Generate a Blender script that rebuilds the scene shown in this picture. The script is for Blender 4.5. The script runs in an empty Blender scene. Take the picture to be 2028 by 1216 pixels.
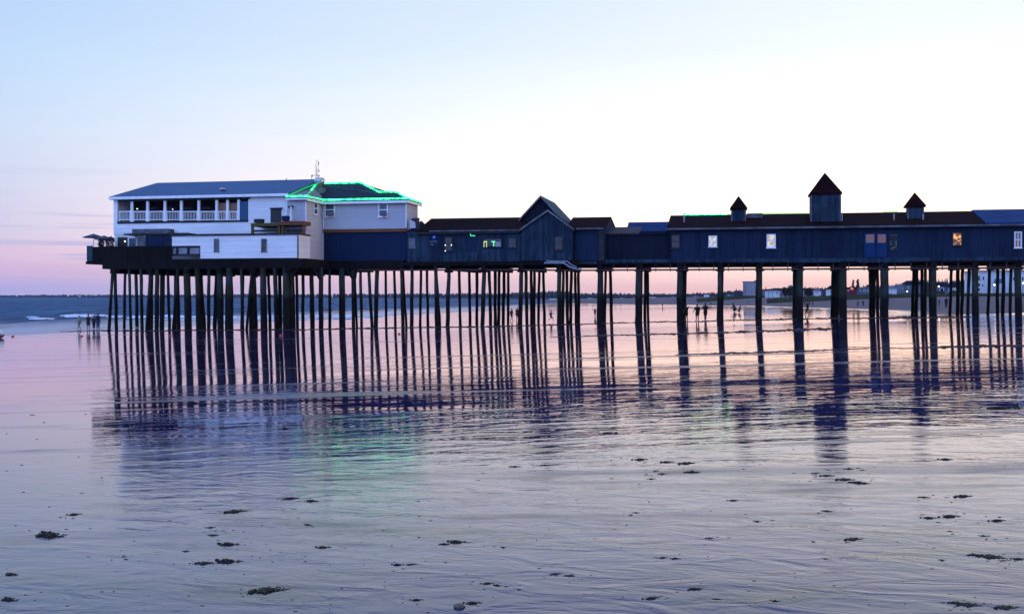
import bpy, bmesh, math, random
from mathutils import Vector, Matrix, noise as mnoise
R = math.radians
random.seed(7)
S = bpy.context.scene
COL = S.collection

# ------------------------------------------------------------------ camera
FPX, W0, H0 = 2166.0, 2028.0, 1216.0        # focal length in photo pixels
ALPHA = math.atan(451.0 / FPX)              # heading left of the pier's normal
PITCH = math.atan(20.0 / FPX)
CAMZ = 3.6                                  # eye height above the sea
cd = bpy.data.cameras.new('camera'); cam = bpy.data.objects.new('camera', cd); COL.objects.link(cam)
cd.sensor_width = 36.0; cd.lens = FPX / W0 * 36.0
cd.clip_start = 0.1; cd.clip_end = 60000
cam.location = (0, 0, CAMZ); cam.rotation_euler = (R(90) - PITCH, 0, ALPHA)
S.camera = cam

# ------------------------------------------------------------------ world: dusk sky
def s2l(c):
    return tuple(((v / 255) / 12.92 if v / 255 <= .04045 else ((v / 255 + .055) / 1.055) ** 2.4) for v in c)
SUN_AZ, SUN_EL = R(91), R(3.0)              # azimuth from +Y towards +X
world = bpy.data.worlds.new('World'); S.world = world; world.use_nodes = True
def world_nodes():
    nt = world.node_tree; nt.nodes.clear(); N = nt.nodes; L = nt.links
    out = N.new('ShaderNodeOutputWorld'); bg = N.new('ShaderNodeBackground')
    L.new(bg.outputs[0], out.inputs[0])
    tc = N.new('ShaderNodeTexCoord'); sep = N.new('ShaderNodeSeparateXYZ'); L.new(tc.outputs['Generated'], sep.inputs[0])
    def math_(op, a, b=None, c=None):
        m = N.new('ShaderNodeMath'); m.operation = op
        for i, v in enumerate((a, b, c)):
            if v is None: continue
            if isinstance(v, (int, float)): m.inputs[i].default_value = v
            else: L.new(v, m.inputs[i])
        return m.outputs[0]
    x, y, z = sep.outputs
    # azimuth factor: horizontal direction . sunset direction
    h = math_('SQRT', math_('ADD', math_('MULTIPLY', x, x), math_('ADD', math_('MULTIPLY', y, y), 1e-6)))
    dot = math_('DIVIDE', math_('ADD', math_('MULTIPLY', x, math.sin(R(45))), math_('MULTIPLY', y, math.cos(R(45)))), h)
    # streaks of cloud wobble the elevation that is looked up
    mp = N.new('ShaderNodeMapping'); mp.inputs['Scale'].default_value = (2.2, 2.2, 42)
    L.new(tc.outputs['Generated'], mp.inputs[0])
    nz = N.new('ShaderNodeTexNoise'); nz.inputs['Scale'].default_value = 1.6; nz.inputs['Detail'].default_value = 5
    L.new(mp.outputs[0], nz.inputs['Vector'])
    el = math_('MAXIMUM', z, 0.0)
    elw = math_('MAXIMUM', math_('ADD', el, math_('MULTIPLY', math_('SUBTRACT', nz.outputs['Fac'], .5), .022)), 0.0)
    pos = math_('POWER', elw, .5)          # sqrt spreads the low sky over the ramp
    def ramp(stops, gain=1.0):
        r = N.new('ShaderNodeValToRGB'); cr = r.color_ramp
        while len(cr.elements) > 1: cr.elements.remove(cr.elements[-1])
        for i, (e, c, *g) in enumerate(stops):
            p = math.sqrt(e); el_ = cr.elements[0] if i == 0 else cr.elements.new(p)
            el_.position = p; k = gain * (g[0] if g else 1)
            el_.color = tuple(v * k for v in s2l(c)) + (1,)
        L.new(pos, r.inputs[0]); return r.outputs[0]
    left = ramp([(0, (172, 174, 228)), (.010, (180, 172, 222)), (.022, (208, 182, 220)), (.038, (216, 192, 224)), (.055, (209, 203, 232)),
                 (.09, (208, 213, 240)), (.14, (205, 222, 248)), (.20, (192, 220, 251)), (.262, (180, 210, 251)), (.31, (92, 124, 220)), (.5, (140, 172, 246)), (1, (150, 180, 250), 1.3)])
    right = ramp([(0, (255, 188, 166), 1.05), (.012, (255, 206, 190), 1.1), (.026, (255, 216, 200), 1.25), (.042, (255, 212, 184), 1.9), (.07, (255, 220, 194), 1.95),
                  (.11, (255, 240, 226), 1.55), (.17, (254, 253, 255), 1.2), (.22, (246, 252, 255), 1.04), (.262, (242, 251, 255)), (.32, (140, 166, 232)), (.5, (160, 188, 250)), (1, (150, 180, 250), 1.3)])
    back = ramp([(0, (170, 176, 245), 1.4), (.05, (166, 184, 255), 2.1), (.2, (158, 188, 255), 3.1), (.5, (146, 182, 255), 2.9), (1, (130, 168, 250), 1.4)])
    def mixc(f, a, b):
        m = N.new('ShaderNodeMix'); m.data_type = 'RGBA'; m.clamp_factor = True
        L.new(f, m.inputs['Factor'])
        for k, v in (('A', a), ('B', b)):
            s = [i for i in m.inputs if i.name == k and i.type == 'RGBA'][0]
            if isinstance(v, tuple): s.default_value = v
            else: L.new(v, s)
        return [o for o in m.outputs if o.type == 'RGBA'][0]
    def mr(v, a, b, smooth=True):
        m = N.new('ShaderNodeMapRange'); m.interpolation_type = 'SMOOTHSTEP' if smooth else 'LINEAR'
        L.new(v, m.inputs[0]); m.inputs[1].default_value = a; m.inputs[2].default_value = b
        return m.outputs[0]
    c = mixc(mr(dot, .12, .80, False), left, right)
    # a few thin blue-grey bars of cloud low in the left sky
    mp2 = N.new('ShaderNodeMapping'); mp2.inputs['Scale'].default_value = (1.5, 1.5, 60); mp2.inputs['Location'].default_value = (3.1, .4, .7)
    L.new(tc.outputs['Generated'], mp2.inputs[0])
    nz2 = N.new('ShaderNodeTexNoise'); nz2.inputs['Scale'].default_value = 1.7; nz2.inputs['Detail'].default_value = 4
    L.new(mp2.outputs[0], nz2.inputs['Vector'])
    bar = math_('MULTIPLY', mr(nz2.outputs['Fac'], .53, .64), mr(elw, .006, .02))
    bar = math_('MULTIPLY', bar, mr(elw, .12, .06))
    bar = math_('MULTIPLY', bar, mr(dot, .55, .25))
    c = mixc(math_('MULTIPLY', bar, .6), c, s2l((158, 172, 222)) + (1,))
    c = mixc(mr(dot, .05, -.45), c, back)
    sky = N.new('ShaderNodeTexSky'); sky.sky_type = 'NISHITA'; sky.sun_disc = False
    sky.sun_elevation = SUN_EL; sky.sun_rotation = SUN_AZ
    sc = N.new('ShaderNodeVectorMath'); sc.operation = 'SCALE'; L.new(sky.outputs[0], sc.inputs[0]); sc.inputs['Scale'].default_value = .004
    ad = N.new('ShaderNodeVectorMath'); ad.operation = 'ADD'; L.new(sc.outputs[0], ad.inputs[0]); L.new(c, ad.inputs[1])
    L.new(ad.outputs[0], bg.inputs[0]); bg.inputs[1].default_value = 1.0
world_nodes()

# ------------------------------------------------------------------ sun: the last warm glow from the right
sd = bpy.data.lights.new('sun', 'SUN'); sun = bpy.data.objects.new('sun', sd); COL.objects.link(sun)
sd.energy = 1.1; sd.angle = R(14); sd.color = (1, .72, .62)
dv = Vector((math.sin(SUN_AZ) * math.cos(SUN_EL), math.cos(SUN_AZ) * math.cos(SUN_EL), math.sin(SUN_EL)))
sun.rotation_euler = dv.to_track_quat('Z', 'Y').to_euler()

S.view_settings.view_transform = 'Standard'; S.view_settings.look = 'None'
S.view_settings.exposure = 0; S.view_settings.gamma = 1; S.view_settings.use_curve_mapping = False

# ------------------------------------------------------------------ measuring helpers
_F = Vector((-math.sin(ALPHA) * math.cos(PITCH), math.cos(ALPHA) * math.cos(PITCH), -math.sin(PITCH)))
_U = Vector((-math.sin(ALPHA) * math.sin(PITCH), math.cos(ALPHA) * math.sin(PITCH), math.cos(PITCH)))
_R = Vector((math.cos(ALPHA), math.sin(ALPHA), 0))
CAM = Vector((0, 0, CAMZ))
def ray(px, py): return _F + _R * ((px - W0 / 2) / FPX) - _U * ((py - H0 / 2) / FPX)
def P(px, py, Y):
    d = ray(px, py); return CAM + d * (Y / d.y)
def X(px, Y, py=588): return P(px, py, Y).x
def Z(px, py, Y): return P(px, py, Y).z
def D(px, py, dist):                         # point at a given distance along the view axis
    return CAM + ray(px, py) * dist
def sst(a, b, v):
    t = min(1, max(0, (v - a) / (b - a))); return t * t * (3 - 2 * t)
PROF = [(-300, -5), (-120, -1.5), (-85, -.45), (-68, 0), (-62, .10), (-45, .30), (-30, .50), (-15, .80), (0, 1.28), (14, 1.6), (28, 1.8), (60, 2.2), (200, 3.2), (600, 3.5)]
def prof(x):
    if x <= PROF[0][0]: return PROF[0][1]
    for (a, za), (b, zb) in zip(PROF, PROF[1:]):
        if x <= b: return za + (zb - za) * (x - a) / (b - a)
    return PROF[-1][1]
def smoothprof(x): return sum(prof(x + d) for d in (-9, -6, -3, 0, 3, 6, 9)) / 7
def dryv(x, y):                              # > 0 on the dry upper beach
    c = 0 if y < 150 else (min(y, 1500) - 150) ** 1.5 / 80
    return x + c - 22
def ground(x, y):
    cs = 0 if y < 300 else (min(y, 1500) - 300) * .10
    z = smoothprof(x + cs)
    z += .50 * max(0, 1 - y / 95) * sst(-60, -5, x) if y > 0 else .50 * sst(-60, -5, x)
    v = dryv(x, y)
    if y > 120 and v > 0: z = max(z, z + 1.7 * sst(0, 45, v))
    return min(z, 3.7)
def G(px, py, far=2500):                     # where the ray meets the ground or the sea
    d = ray(px, py); t = 2.0
    while t < far:
        p = CAM + d * t
        if p.z <= max(0, ground(p.x, p.y)): return Vector((p.x, p.y, max(0, ground(p.x, p.y))))
        t += max(.02, t * .004)
    return CAM + d * far

# ------------------------------------------------------------------ object helpers
ORG = {}
def setp(o, label=None, cat=None, group=None, kind=None):
    if label: o['label'] = label
    if cat: o['category'] = cat
    if group: o['group'] = group
    if kind: o['kind'] = kind
    return o
def thing(name, label, cat, loc, group=None):
    o = bpy.data.objects.new(name, None); COL.objects.link(o); o.location = loc; o.empty_display_size = .3
    ORG[o] = Vector(loc); return setp(o, label, cat, group)
class MB:
    def __init__(s): s.v = []; s.f = []; s.sm = []
    def add(s, vs, fs, smooth=False):
        n = len(s.v); s.v += [tuple(v) for v in vs]
        for f in fs: s.f.append(tuple(i + n for i in f)); s.sm.append(smooth)
        return s
    def box(s, x0, x1, y0, y1, z0, z1):
        if x0 > x1: x0, x1 = x1, x0
        if z0 > z1: z0, z1 = z1, z0
        if y0 > y1: y0, y1 = y1, y0
        return s.add([(x, y, z) for z in (z0, z1) for y in (y0, y1) for x in (x0, x1)],
                     [(0, 2, 3, 1), (4, 5, 7, 6), (0, 1, 5, 4), (2, 6, 7, 3), (0, 4, 6, 2), (1, 3, 7, 5)])
    def tube(s, pts, rad, n=8, caps=True):
        pts = [Vector(p) for p in pts]; rr = rad if isinstance(rad, (list, tuple)) else [rad] * len(pts)
        vs = []; fs = []
        for i, p in enumerate(pts):
            t = (pts[min(i + 1, len(pts) - 1)] - pts[max(i - 1, 0)]).normalized()
            a = t.cross(Vector((0, 1, 0)) if abs(t.y) < .9 else Vector((1, 0, 0))).normalized(); b = t.cross(a)
            for k in range(n):
                th = 2 * math.pi * k / n; vs.append(p + (a * math.cos(th) + b * math.sin(th)) * rr[i])
        for i in range(len(pts) - 1):
            for k in range(n):
                k2 = (k + 1) % n; fs.append((i * n + k, i * n + k2, (i + 1) * n + k2, (i + 1) * n + k))
        s.add(vs, fs, True)
        if caps:
            s.add([vs[k] for k in range(n)], [tuple(range(n))][::-1]); s.add([vs[-n + k] for k in range(n)], [tuple(range(n))])
        return s
    def slab(s, poly, th):                    # planar polygon given thickness th downwards (z)
        poly = [Vector(p) for p in poly]; n = len(poly)
        lo = [p - Vector((0, 0, th)) for p in poly]
        return s.add(poly + lo, [tuple(range(n)), tuple(range(2 * n - 1, n - 1, -1))] + [(i, i + n, (i + 1) % n + n, (i + 1) % n) for i in range(n)])
    def prism(s, prof, y0, y1):               # (x,z) outline pushed from y0 to y1
        n = len(prof)
        return s.add([(x, y0, z) for x, z in prof] + [(x, y1, z) for x, z in prof],
                     [tuple(range(n)), tuple(range(2 * n - 1, n - 1, -1))] + [(i, (i + 1) % n, (i + 1) % n + n, i + n) for i in range(n)])
    def lathe(s, prof, c, n=12):
        vs = []; fs = []
        for r, z in prof:
            for k in range(n):
                a = 2 * math.pi * k / n; vs.append((c[0] + r * math.cos(a), c[1] + r * math.sin(a), c[2] + z))
        for i in range(len(prof) - 1):
            for k in range(n):
                fs.append((i * n + k, i * n + (k + 1) % n, (i + 1) * n + (k + 1) % n, (i + 1) * n + k))
        return s.add(vs, fs, True)
    def blob(s, c, r, seed=0, amp=.35, sub=1, freq=1.6):
        for (v, f) in [ICO[sub]]:
            vs = []
            for p in v:
                q = Vector(p); k = 1 + amp * mnoise.noise(q * freq + Vector((seed * 3.7, seed * 1.3, seed * .9)))
                vs.append((c[0] + q.x * r[0] * k, c[1] + q.y * r[1] * k, c[2] + q.z * r[2] * k))
            s.add(vs, f, True)
        return s
    def build(s, name, mat, parent=None, label=None):
        o0 = Vector((0, 0, 0)); p = parent
        if parent is not None: o0 = ORG[parent]
        me = bpy.data.meshes.new(name); me.from_pydata([(a - o0.x, b - o0.y, c - o0.z) for a, b, c in s.v], [], s.f)
        me.polygons.foreach_set('use_smooth', s.sm)
        bm = bmesh.new(); bm.from_mesh(me); bmesh.ops.recalc_face_normals(bm, faces=bm.faces); bm.to_mesh(me); bm.free()
        me.materials.append(mat); o = bpy.data.objects.new(name, me); COL.objects.link(o)
        if parent is not None: o.parent = parent
        ORG[o] = o0
        if label: o['label'] = label
        return o
ICO = {}
for sub in (1, 2):
    b = bmesh.new(); bmesh.ops.create_icosphere(b, subdivisions=sub, radius=1)
    ICO[sub] = ([tuple(v.co) for v in b.verts], [tuple(v.index for v in f.verts) for f in b.faces]); b.free()
def dup(root, loc, label=None, group=None, scale=None, rz=0):
    r = root.copy(); COL.objects.link(r); r.location = loc; r.rotation_euler = (0, 0, rz)
    if scale: r.scale = (scale,) * 3 if not isinstance(scale, tuple) else scale
    if label: r['label'] = label
    if group: r['group'] = group
    for ch in list(root.children):
        c = ch.copy(); COL.objects.link(c); c.parent = r
        for g in list(ch.children):
            d = g.copy(); COL.objects.link(d); d.parent = c
    return r

# ------------------------------------------------------------------ materials
def new_mat(name):
    m = bpy.data.materials.new(name); m.use_nodes = True
    return m, m.node_tree, m.node_tree.nodes['Principled BSDF']
def mth(nt, op, a, b=None):
    m = nt.nodes.new('ShaderNodeMath'); m.operation = op
    for i, v in enumerate((a, b)):
        if v is None: continue
        if isinstance(v, (int, float)): m.inputs[i].default_value = v
        else: nt.links.new(v, m.inputs[i])
    return m.outputs[0]
def mixrgb(nt, f, a, b):
    m = nt.nodes.new('ShaderNodeMix'); m.data_type = 'RGBA'
    if isinstance(f, (int, float)): m.inputs['Factor'].default_value = f
    else: nt.links.new(f, m.inputs['Factor'])
    for k, v in (('A', a), ('B', b)):
        s = [i for i in m.inputs if i.name == k and i.type == 'RGBA'][0]
        if isinstance(v, (tuple, list)): s.default_value = tuple(v)[:3] + (1,)
        else: nt.links.new(v, s)
    return [o for o in m.outputs if o.type == 'RGBA'][0]
def mrange(nt, v, a, b, c=0, d=1, smooth=True):
    m = nt.nodes.new('ShaderNodeMapRange'); m.interpolation_type = 'SMOOTHSTEP' if smooth else 'LINEAR'
    nt.links.new(v, m.inputs[0])
    for i, x in enumerate((a, b, c, d)): m.inputs[i + 1].default_value = x
    return m.outputs[0]
def geo_pos(nt): return nt.nodes.new('ShaderNodeNewGeometry').outputs['Position']
def noise_(nt, vec, scale=1, detail=3, mapscale=(1, 1, 1), rot=0, loc=(0, 0, 0), dist=0):
    if rot:
        m0 = nt.nodes.new('ShaderNodeMapping'); m0.inputs['Rotation'].default_value = (0, 0, rot); nt.links.new(vec, m0.inputs[0]); vec = m0.outputs[0]
    mp = nt.nodes.new('ShaderNodeMapping'); mp.inputs['Scale'].default_value = mapscale; mp.inputs['Location'].default_value = loc
    nt.links.new(vec, mp.inputs[0])
    n = nt.nodes.new('ShaderNodeTexNoise'); n.inputs['Scale'].default_value = scale; n.inputs['Detail'].default_value = detail; n.inputs['Distortion'].default_value = dist
    nt.links.new(mp.outputs[0], n.inputs['Vector']); return n.outputs['Fac']
def bump(nt, bs, h, dist, strength=1.0, prev=None):
    b = nt.nodes.new('ShaderNodeBump'); b.inputs['Distance'].default_value = dist; b.inputs['Strength'].default_value = strength
    nt.links.new(h, b.inputs['Height'])
    if prev is not None: nt.links.new(prev, b.inputs['Normal'])
    nt.links.new(b.outputs[0], bs.inputs['Normal']); return b.outputs[0]
def basic(name, c, c2=None, rough=.8, scale=1.2, ms=(1, 1, 1), metal=0, emit=None, estr=0, spec=.5, lo=.35, hi=.65):
    m, nt, bs = new_mat(name)
    bs.inputs['Roughness'].default_value = rough; bs.inputs['Metallic'].default_value = metal; bs.inputs['Specular IOR Level'].default_value = spec
    f = noise_(nt, geo_pos(nt), scale, 5, ms)
    c2 = c2 or tuple(v * .72 for v in c)
    nt.links.new(mixrgb(nt, mrange(nt, f, lo, hi), c, c2), bs.inputs['Base Color'])
    if emit: bs.inputs['Emission Color'].default_value = tuple(emit) + (1,); bs.inputs['Emission Strength'].default_value = estr
    return m
def boards(name, c, c2, axis='X', width=.25, rough=.85, spec=.15, patch=.12, dep=.012):
    """painted or bare boards: per-board tone, joints, streaky wear and large patches"""
    m, nt, bs = new_mat(name); bs.inputs['Roughness'].default_value = rough; bs.inputs['Specular IOR Level'].default_value = spec
    pos = geo_pos(nt); sep = nt.nodes.new('ShaderNodeSeparateXYZ'); nt.links.new(pos, sep.inputs[0])
    co = mth(nt, 'ADD', sep.outputs[0], sep.outputs[1]) if axis == 'X' else sep.outputs[2]
    u = mth(nt, 'DIVIDE', co, width); idx = mth(nt, 'FLOOR', u); fr = mth(nt, 'FRACT', u)
    wn = nt.nodes.new('ShaderNodeTexWhiteNoise'); wn.noise_dimensions = '1D'; nt.links.new(idx, wn.inputs['W'])
    big = noise_(nt, pos, patch, 4, (1, 1, 1.3)); st = noise_(nt, pos, 1.0, 5, (7, 7, .6) if axis == 'X' else (.5, .5, 8))
    f = mth(nt, 'ADD', mth(nt, 'MULTIPLY', wn.outputs[0], .35), mth(nt, 'ADD', mth(nt, 'MULTIPLY', mrange(nt, big, .3, .7), .45), mth(nt, 'MULTIPLY', mrange(nt, st, .3, .7), .35)))
    col = mixrgb(nt, mrange(nt, f, .2, .95), c, c2)
    gap = mth(nt, 'LESS_THAN', fr, .07)
    col = mixrgb(nt, mth(nt, 'MULTIPLY', gap, .6), col, tuple(v * .35 for v in c))
    nt.links.new(col, bs.inputs['Base Color'])
    if axis == 'Z': hgt = fr
    else: hgt = mth(nt, 'SUBTRACT', 1, gap)
    bump(nt, bs, hgt, dep, .8)
    return m
def emit_mat(name, c, s, c2=None):
    m, nt, bs = new_mat(name); bs.inputs['Base Color'].default_value = (.02, .02, .02, 1); bs.inputs['Emission Strength'].default_value = s
    if c2:
        f = noise_(nt, geo_pos(nt), 3.2, 2); nt.links.new(mixrgb(nt, mrange(nt, f, .42, .58), c, c2), bs.inputs['Emission Color'])
    else: bs.inputs['Emission Color'].default_value = tuple(c) + (1,)
    return m
M = {}
M['blue'] = boards('blue_boards', (.0105, .022, .054), (.0040, .0092, .027), 'X', .3)
M['blue_weathered'] = boards('weathered_blue_boards', (.023, .046, .074), (.006, .014, .032), 'X', .3, patch=.3)
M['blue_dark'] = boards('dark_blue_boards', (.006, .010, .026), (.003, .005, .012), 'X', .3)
M['blue_plain'] = boards('plain_blue_boards', (.006, .017, .055), (.004, .011, .038), 'X', .4)
M['beige'] = boards('beige_clapboard', (.46, .46, .50), (.40, .40, .44), 'Z', .16, patch=.1)
M['white_clap'] = boards('white_clapboard', (.82, .81, .80), (.67, .67, .69), 'Z', .16, patch=.22)
M['white_trim'] = basic('white_trim', (.78, .78, .78), (.66, .66, .67), .5, 2)
M['roof_blue'] = boards('slate_blue_metal', (.022, .075, .155), (.016, .060, .125), 'X', .5, .5, .2, dep=.02)
M['roof_red'] = boards('brown_red_shingle', (.016, .0030, .0040), (.006, .0014, .002), 'Z', .14, spec=.04)
M['roof_dark'] = boards('dark_shingle', (.006, .009, .024), (.003, .005, .014), 'Z', .14, spec=.05)
M['roof_teal'] = boards('teal_shingle', (.035, .08, .10), (.02, .05, .065), 'Z', .14)
M['roof_bluetarp'] = basic('blue_sheet', (.006, .030, .100), (.004, .022, .075), .7, .8, spec=.1)
M['grey_trim'] = basic('grey_trim', (.11, .12, .14), (.04, .045, .055), .7, 1.2)
M['dark_trim'] = basic('dark_trim', (.012, .013, .018), (.007, .007, .01), .8, 2)
M['black_wood'] = boards('black_timber', (.010, .008, .008), (.004, .004, .004), 'X', .4, .9, .1)
M['orange_wood'] = boards('orange_timber', (.17, .065, .030), (.09, .04, .022), 'X', .5)
M['green_wood'] = boards('mossy_timber', (.085, .075, .022), (.05, .04, .015), 'X', .5)
M['glass_blue'] = basic('window_glass', (.05, .09, .13), (.03, .05, .08), .08, 3)
M['glass_dark'] = basic('dark_glass', (.006, .006, .012), (.012, .012, .02), .1, 3)
M['black'] = basic('black_paint', (.004, .004, .005), None, .6)
M['green_led'] = emit_mat('green_led', (.03, 1, .22), 8.0, (.0, .35, .06))
M['green_led_dim'] = emit_mat('green_led_dim', (.01, 1, .2), .9)
M['lit_white'] = emit_mat('lit_window', (.75, .82, .98), .9, (.55, .42, .25))
M['lit_orange'] = emit_mat('lit_orange', (1.0, .5, .12), 1.0, (.10, .025, .01))
M['lit_warm'] = emit_mat('lit_warm', (.28, .09, .07), .55, (.10, .13, .22))
M['lamp'] = emit_mat('lamp_glow', (1, .93, .82), 6)
M['lamp_red'] = emit_mat('red_glow', (1, .16, .2), .9)
M['lamp_blue'] = emit_mat('blue_glow', (.05, .12, 1), .7)
M['metal'] = basic('galvanised', (.42, .42, .45), (.30, .30, .33), .35, 2, metal=.6)
M['pipe'] = basic('pipe_pale', (.26, .27, .33), (.16, .17, .21), .5, 3)
M['rust_pipe'] = basic('rusty_pipe', (.06, .02, .02), (.03, .012, .012), .7, 3)
M['canvas'] = basic('dark_canvas', (.05, .05, .10), (.03, .03, .06), .9, 3)
M['skin'] = basic('skin', (.30, .17, .12), (.26, .14, .10), .6, 6)
M['skin_dark'] = basic('shaded_skin', (.11, .055, .04), (.09, .045, .03), .6, 6)
M['hair'] = basic('dark_hair', (.012, .009, .008), None, .6, 9)
for k, c in dict(navy=(.008, .010, .028), black_cloth=(.006, .006, .007), grey_cloth=(.10, .10, .12), yellow_green=(.20, .21, .07), white_cloth=(.6, .6, .62), red_cloth=(.10, .015, .02), dark_red=(.04, .010, .012), blue_cloth=(.02, .04, .12)).items():
    M[k] = basic(k, c, tuple(v * .6 for v in c), .9, 7)

def pile_mat():
    m, nt, bs = new_mat('pile_timber'); bs.inputs['Roughness'].default_value = .85; bs.inputs['Specular IOR Level'].default_value = .2
    pos = geo_pos(nt); sep = nt.nodes.new('ShaderNodeSeparateXYZ'); nt.links.new(pos, sep.inputs[0])
    st = noise_(nt, pos, 1.0, 5, (9, 9, .7)); big = noise_(nt, pos, .5, 3)
    gr = mixrgb(nt, mrange(nt, st, .35, .65), (.034, .044, .046), (.010, .016, .014))
    gr = mixrgb(nt, mrange(nt, big, .42, .6), gr, (.020, .023, .011))
    line = mth(nt, 'ADD', sep.outputs[2], mth(nt, 'MULTIPLY', mth(nt, 'SUBTRACT', st, .5), 1.2))
    wet = mrange(nt, line, 3.2, 4.1)                       # barnacle and weed line left by the tide
    nt.links.new(mixrgb(nt, wet, (.0022, .0020, .0020), gr), bs.inputs['Base Color'])
    lump = noise_(nt, pos, 6, 4); bump(nt, bs, lump, .05, .8)
    return m
M['pile'] = pile_mat()

def sand_mat():
    m, nt, bs = new_mat('tidal_sand')
    pos = geo_pos(nt); sep = nt.nodes.new('ShaderNodeSeparateXYZ'); nt.links.new(pos, sep.inputs[0])
    at = nt.nodes.new('ShaderNodeAttribute'); at.attribute_name = 'dry'
    dry = at.outputs['Fac']
    yv, xv = sep.outputs[1], sep.outputs[0]
    n1 = noise_(nt, pos, 1, 5, (.25, .9, 1)); n2 = noise_(nt, pos, 3.5, 4)
    mot = noise_(nt, pos, 1, 6, (.9, 2.2, 1), rot=R(-12))
    wetc = mixrgb(nt, mrange(nt, n1, .35, .68), (.017, .009, .048), (.025, .014, .064))
    wetc = mixrgb(nt, mrange(nt, mot, .50, .72), wetc, (.005, .004, .014))
    drained = mth(nt, 'MULTIPLY', mrange(nt, noise_(nt, pos, 1, 6, (.16, .85, 1), rot=R(-9), dist=.5), .60, .70), mrange(nt, yv, 30, 16))
    wetc = mixrgb(nt, drained, wetc, (.045, .034, .050))
    dryc = mixrgb(nt, noise_(nt, pos, .35, 6, (1, .35, 1)), (.085, .056, .052), (.14, .10, .092))
    nt.links.new(mixrgb(nt, dry, wetc, dryc), bs.inputs['Base Color'])
    bs.inputs['IOR'].default_value = 1.40; bs.inputs['Specular Tint'].default_value = (.90, .80, 1, 1)
    # film of water: mirror smooth, broken by drained bands running along the shore
    bands = noise_(nt, pos, 1, 6, (.06, .8, 1), rot=R(-9), dist=.4)
    bn = mrange(nt, bands, .55, .68)
    r = mth(nt, 'ADD', .012, mth(nt, 'MULTIPLY', bn, .18))
    r = mth(nt, 'ADD', r, mth(nt, 'MULTIPLY', mrange(nt, mot, .5, .75), .10))
    r = mth(nt, 'ADD', r, mth(nt, 'MULTIPLY', drained, .16))
    r = mth(nt, 'ADD', r, mth(nt, 'MULTIPLY', dry, .8))
    nt.links.new(r, bs.inputs['Roughness'])
    # ripples: strong in the runnel between 10 and 40 m, faint and patchy elsewhere
    zone = mth(nt, 'MULTIPLY', mrange(nt, yv, 10.5, 14.5), mrange(nt, yv, 52, 26))
    side = mrange(nt, mth(nt, 'ADD', xv, mth(nt, 'MULTIPLY', yv, .62)), -3.0, 2.0)
    far = mth(nt, 'MULTIPLY', mrange(nt, yv, 34, 46), mrange(nt, yv, 106, 74))
    beyond = mrange(nt, yv, 112, 125)
    patch = mrange(nt, noise_(nt, pos, 1, 3, (.10, .22, 1), rot=R(-15)), .34, .62, .25, 1.15)
    rip = noise_(nt, pos, 1, 3, (.34, 1.7, 1), rot=R(-14), dist=.7)
    ripl = noise_(nt, pos, 1, 3, (.55, 3.0, 1), rot=R(-44), dist=.5)
    ripr = noise_(nt, pos, 1, 3, (.55, 3.0, 1), rot=R(28), dist=.5)
    lr = mrange(nt, xv, -2.5, 4.5)
    rip2 = mth(nt, 'ADD', mth(nt, 'MULTIPLY', ripl, mth(nt, 'SUBTRACT', 1, lr)), mth(nt, 'MULTIPLY', ripr, lr))
    amp = mth(nt, 'MULTIPLY', mth(nt, 'MULTIPLY', zone, side), patch)
    amp = mth(nt, 'ADD', amp, mth(nt, 'MULTIPLY', far, .32))
    amp = mth(nt, 'ADD', amp, mth(nt, 'MULTIPLY', beyond, .10))
    amp = mth(nt, 'ADD', amp, .03)
    hgt = mth(nt, 'ADD', rip, mth(nt, 'MULTIPLY', rip2, .55))
    b1 = bump(nt, bs, mth(nt, 'MULTIPLY', hgt, amp), .0135, 1.0)
    # near the camera the sand shows its own low relief
    near = mrange(nt, yv, 19, 9)
    sr = noise_(nt, pos, 1, 6, (1.5, 3.0, 1), rot=R(10), dist=1.1)
    sr2 = noise_(nt, pos, 1, 6, (9, 14, 1), rot=R(22), dist=.5)
    sr = mth(nt, 'ADD', sr, mth(nt, 'MULTIPLY', mth(nt, 'MULTIPLY', sr2, mrange(nt, mot, .35, .6)), .20))
    b2 = bump(nt, bs, mth(nt, 'MULTIPLY', sr, near), .0085, 1.0, b1)
    grain = mth(nt, 'MULTIPLY', n2, dry); bump(nt, bs, grain, .25, 1.0, b2)
    return m
M['sand'] = sand_mat()
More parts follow.
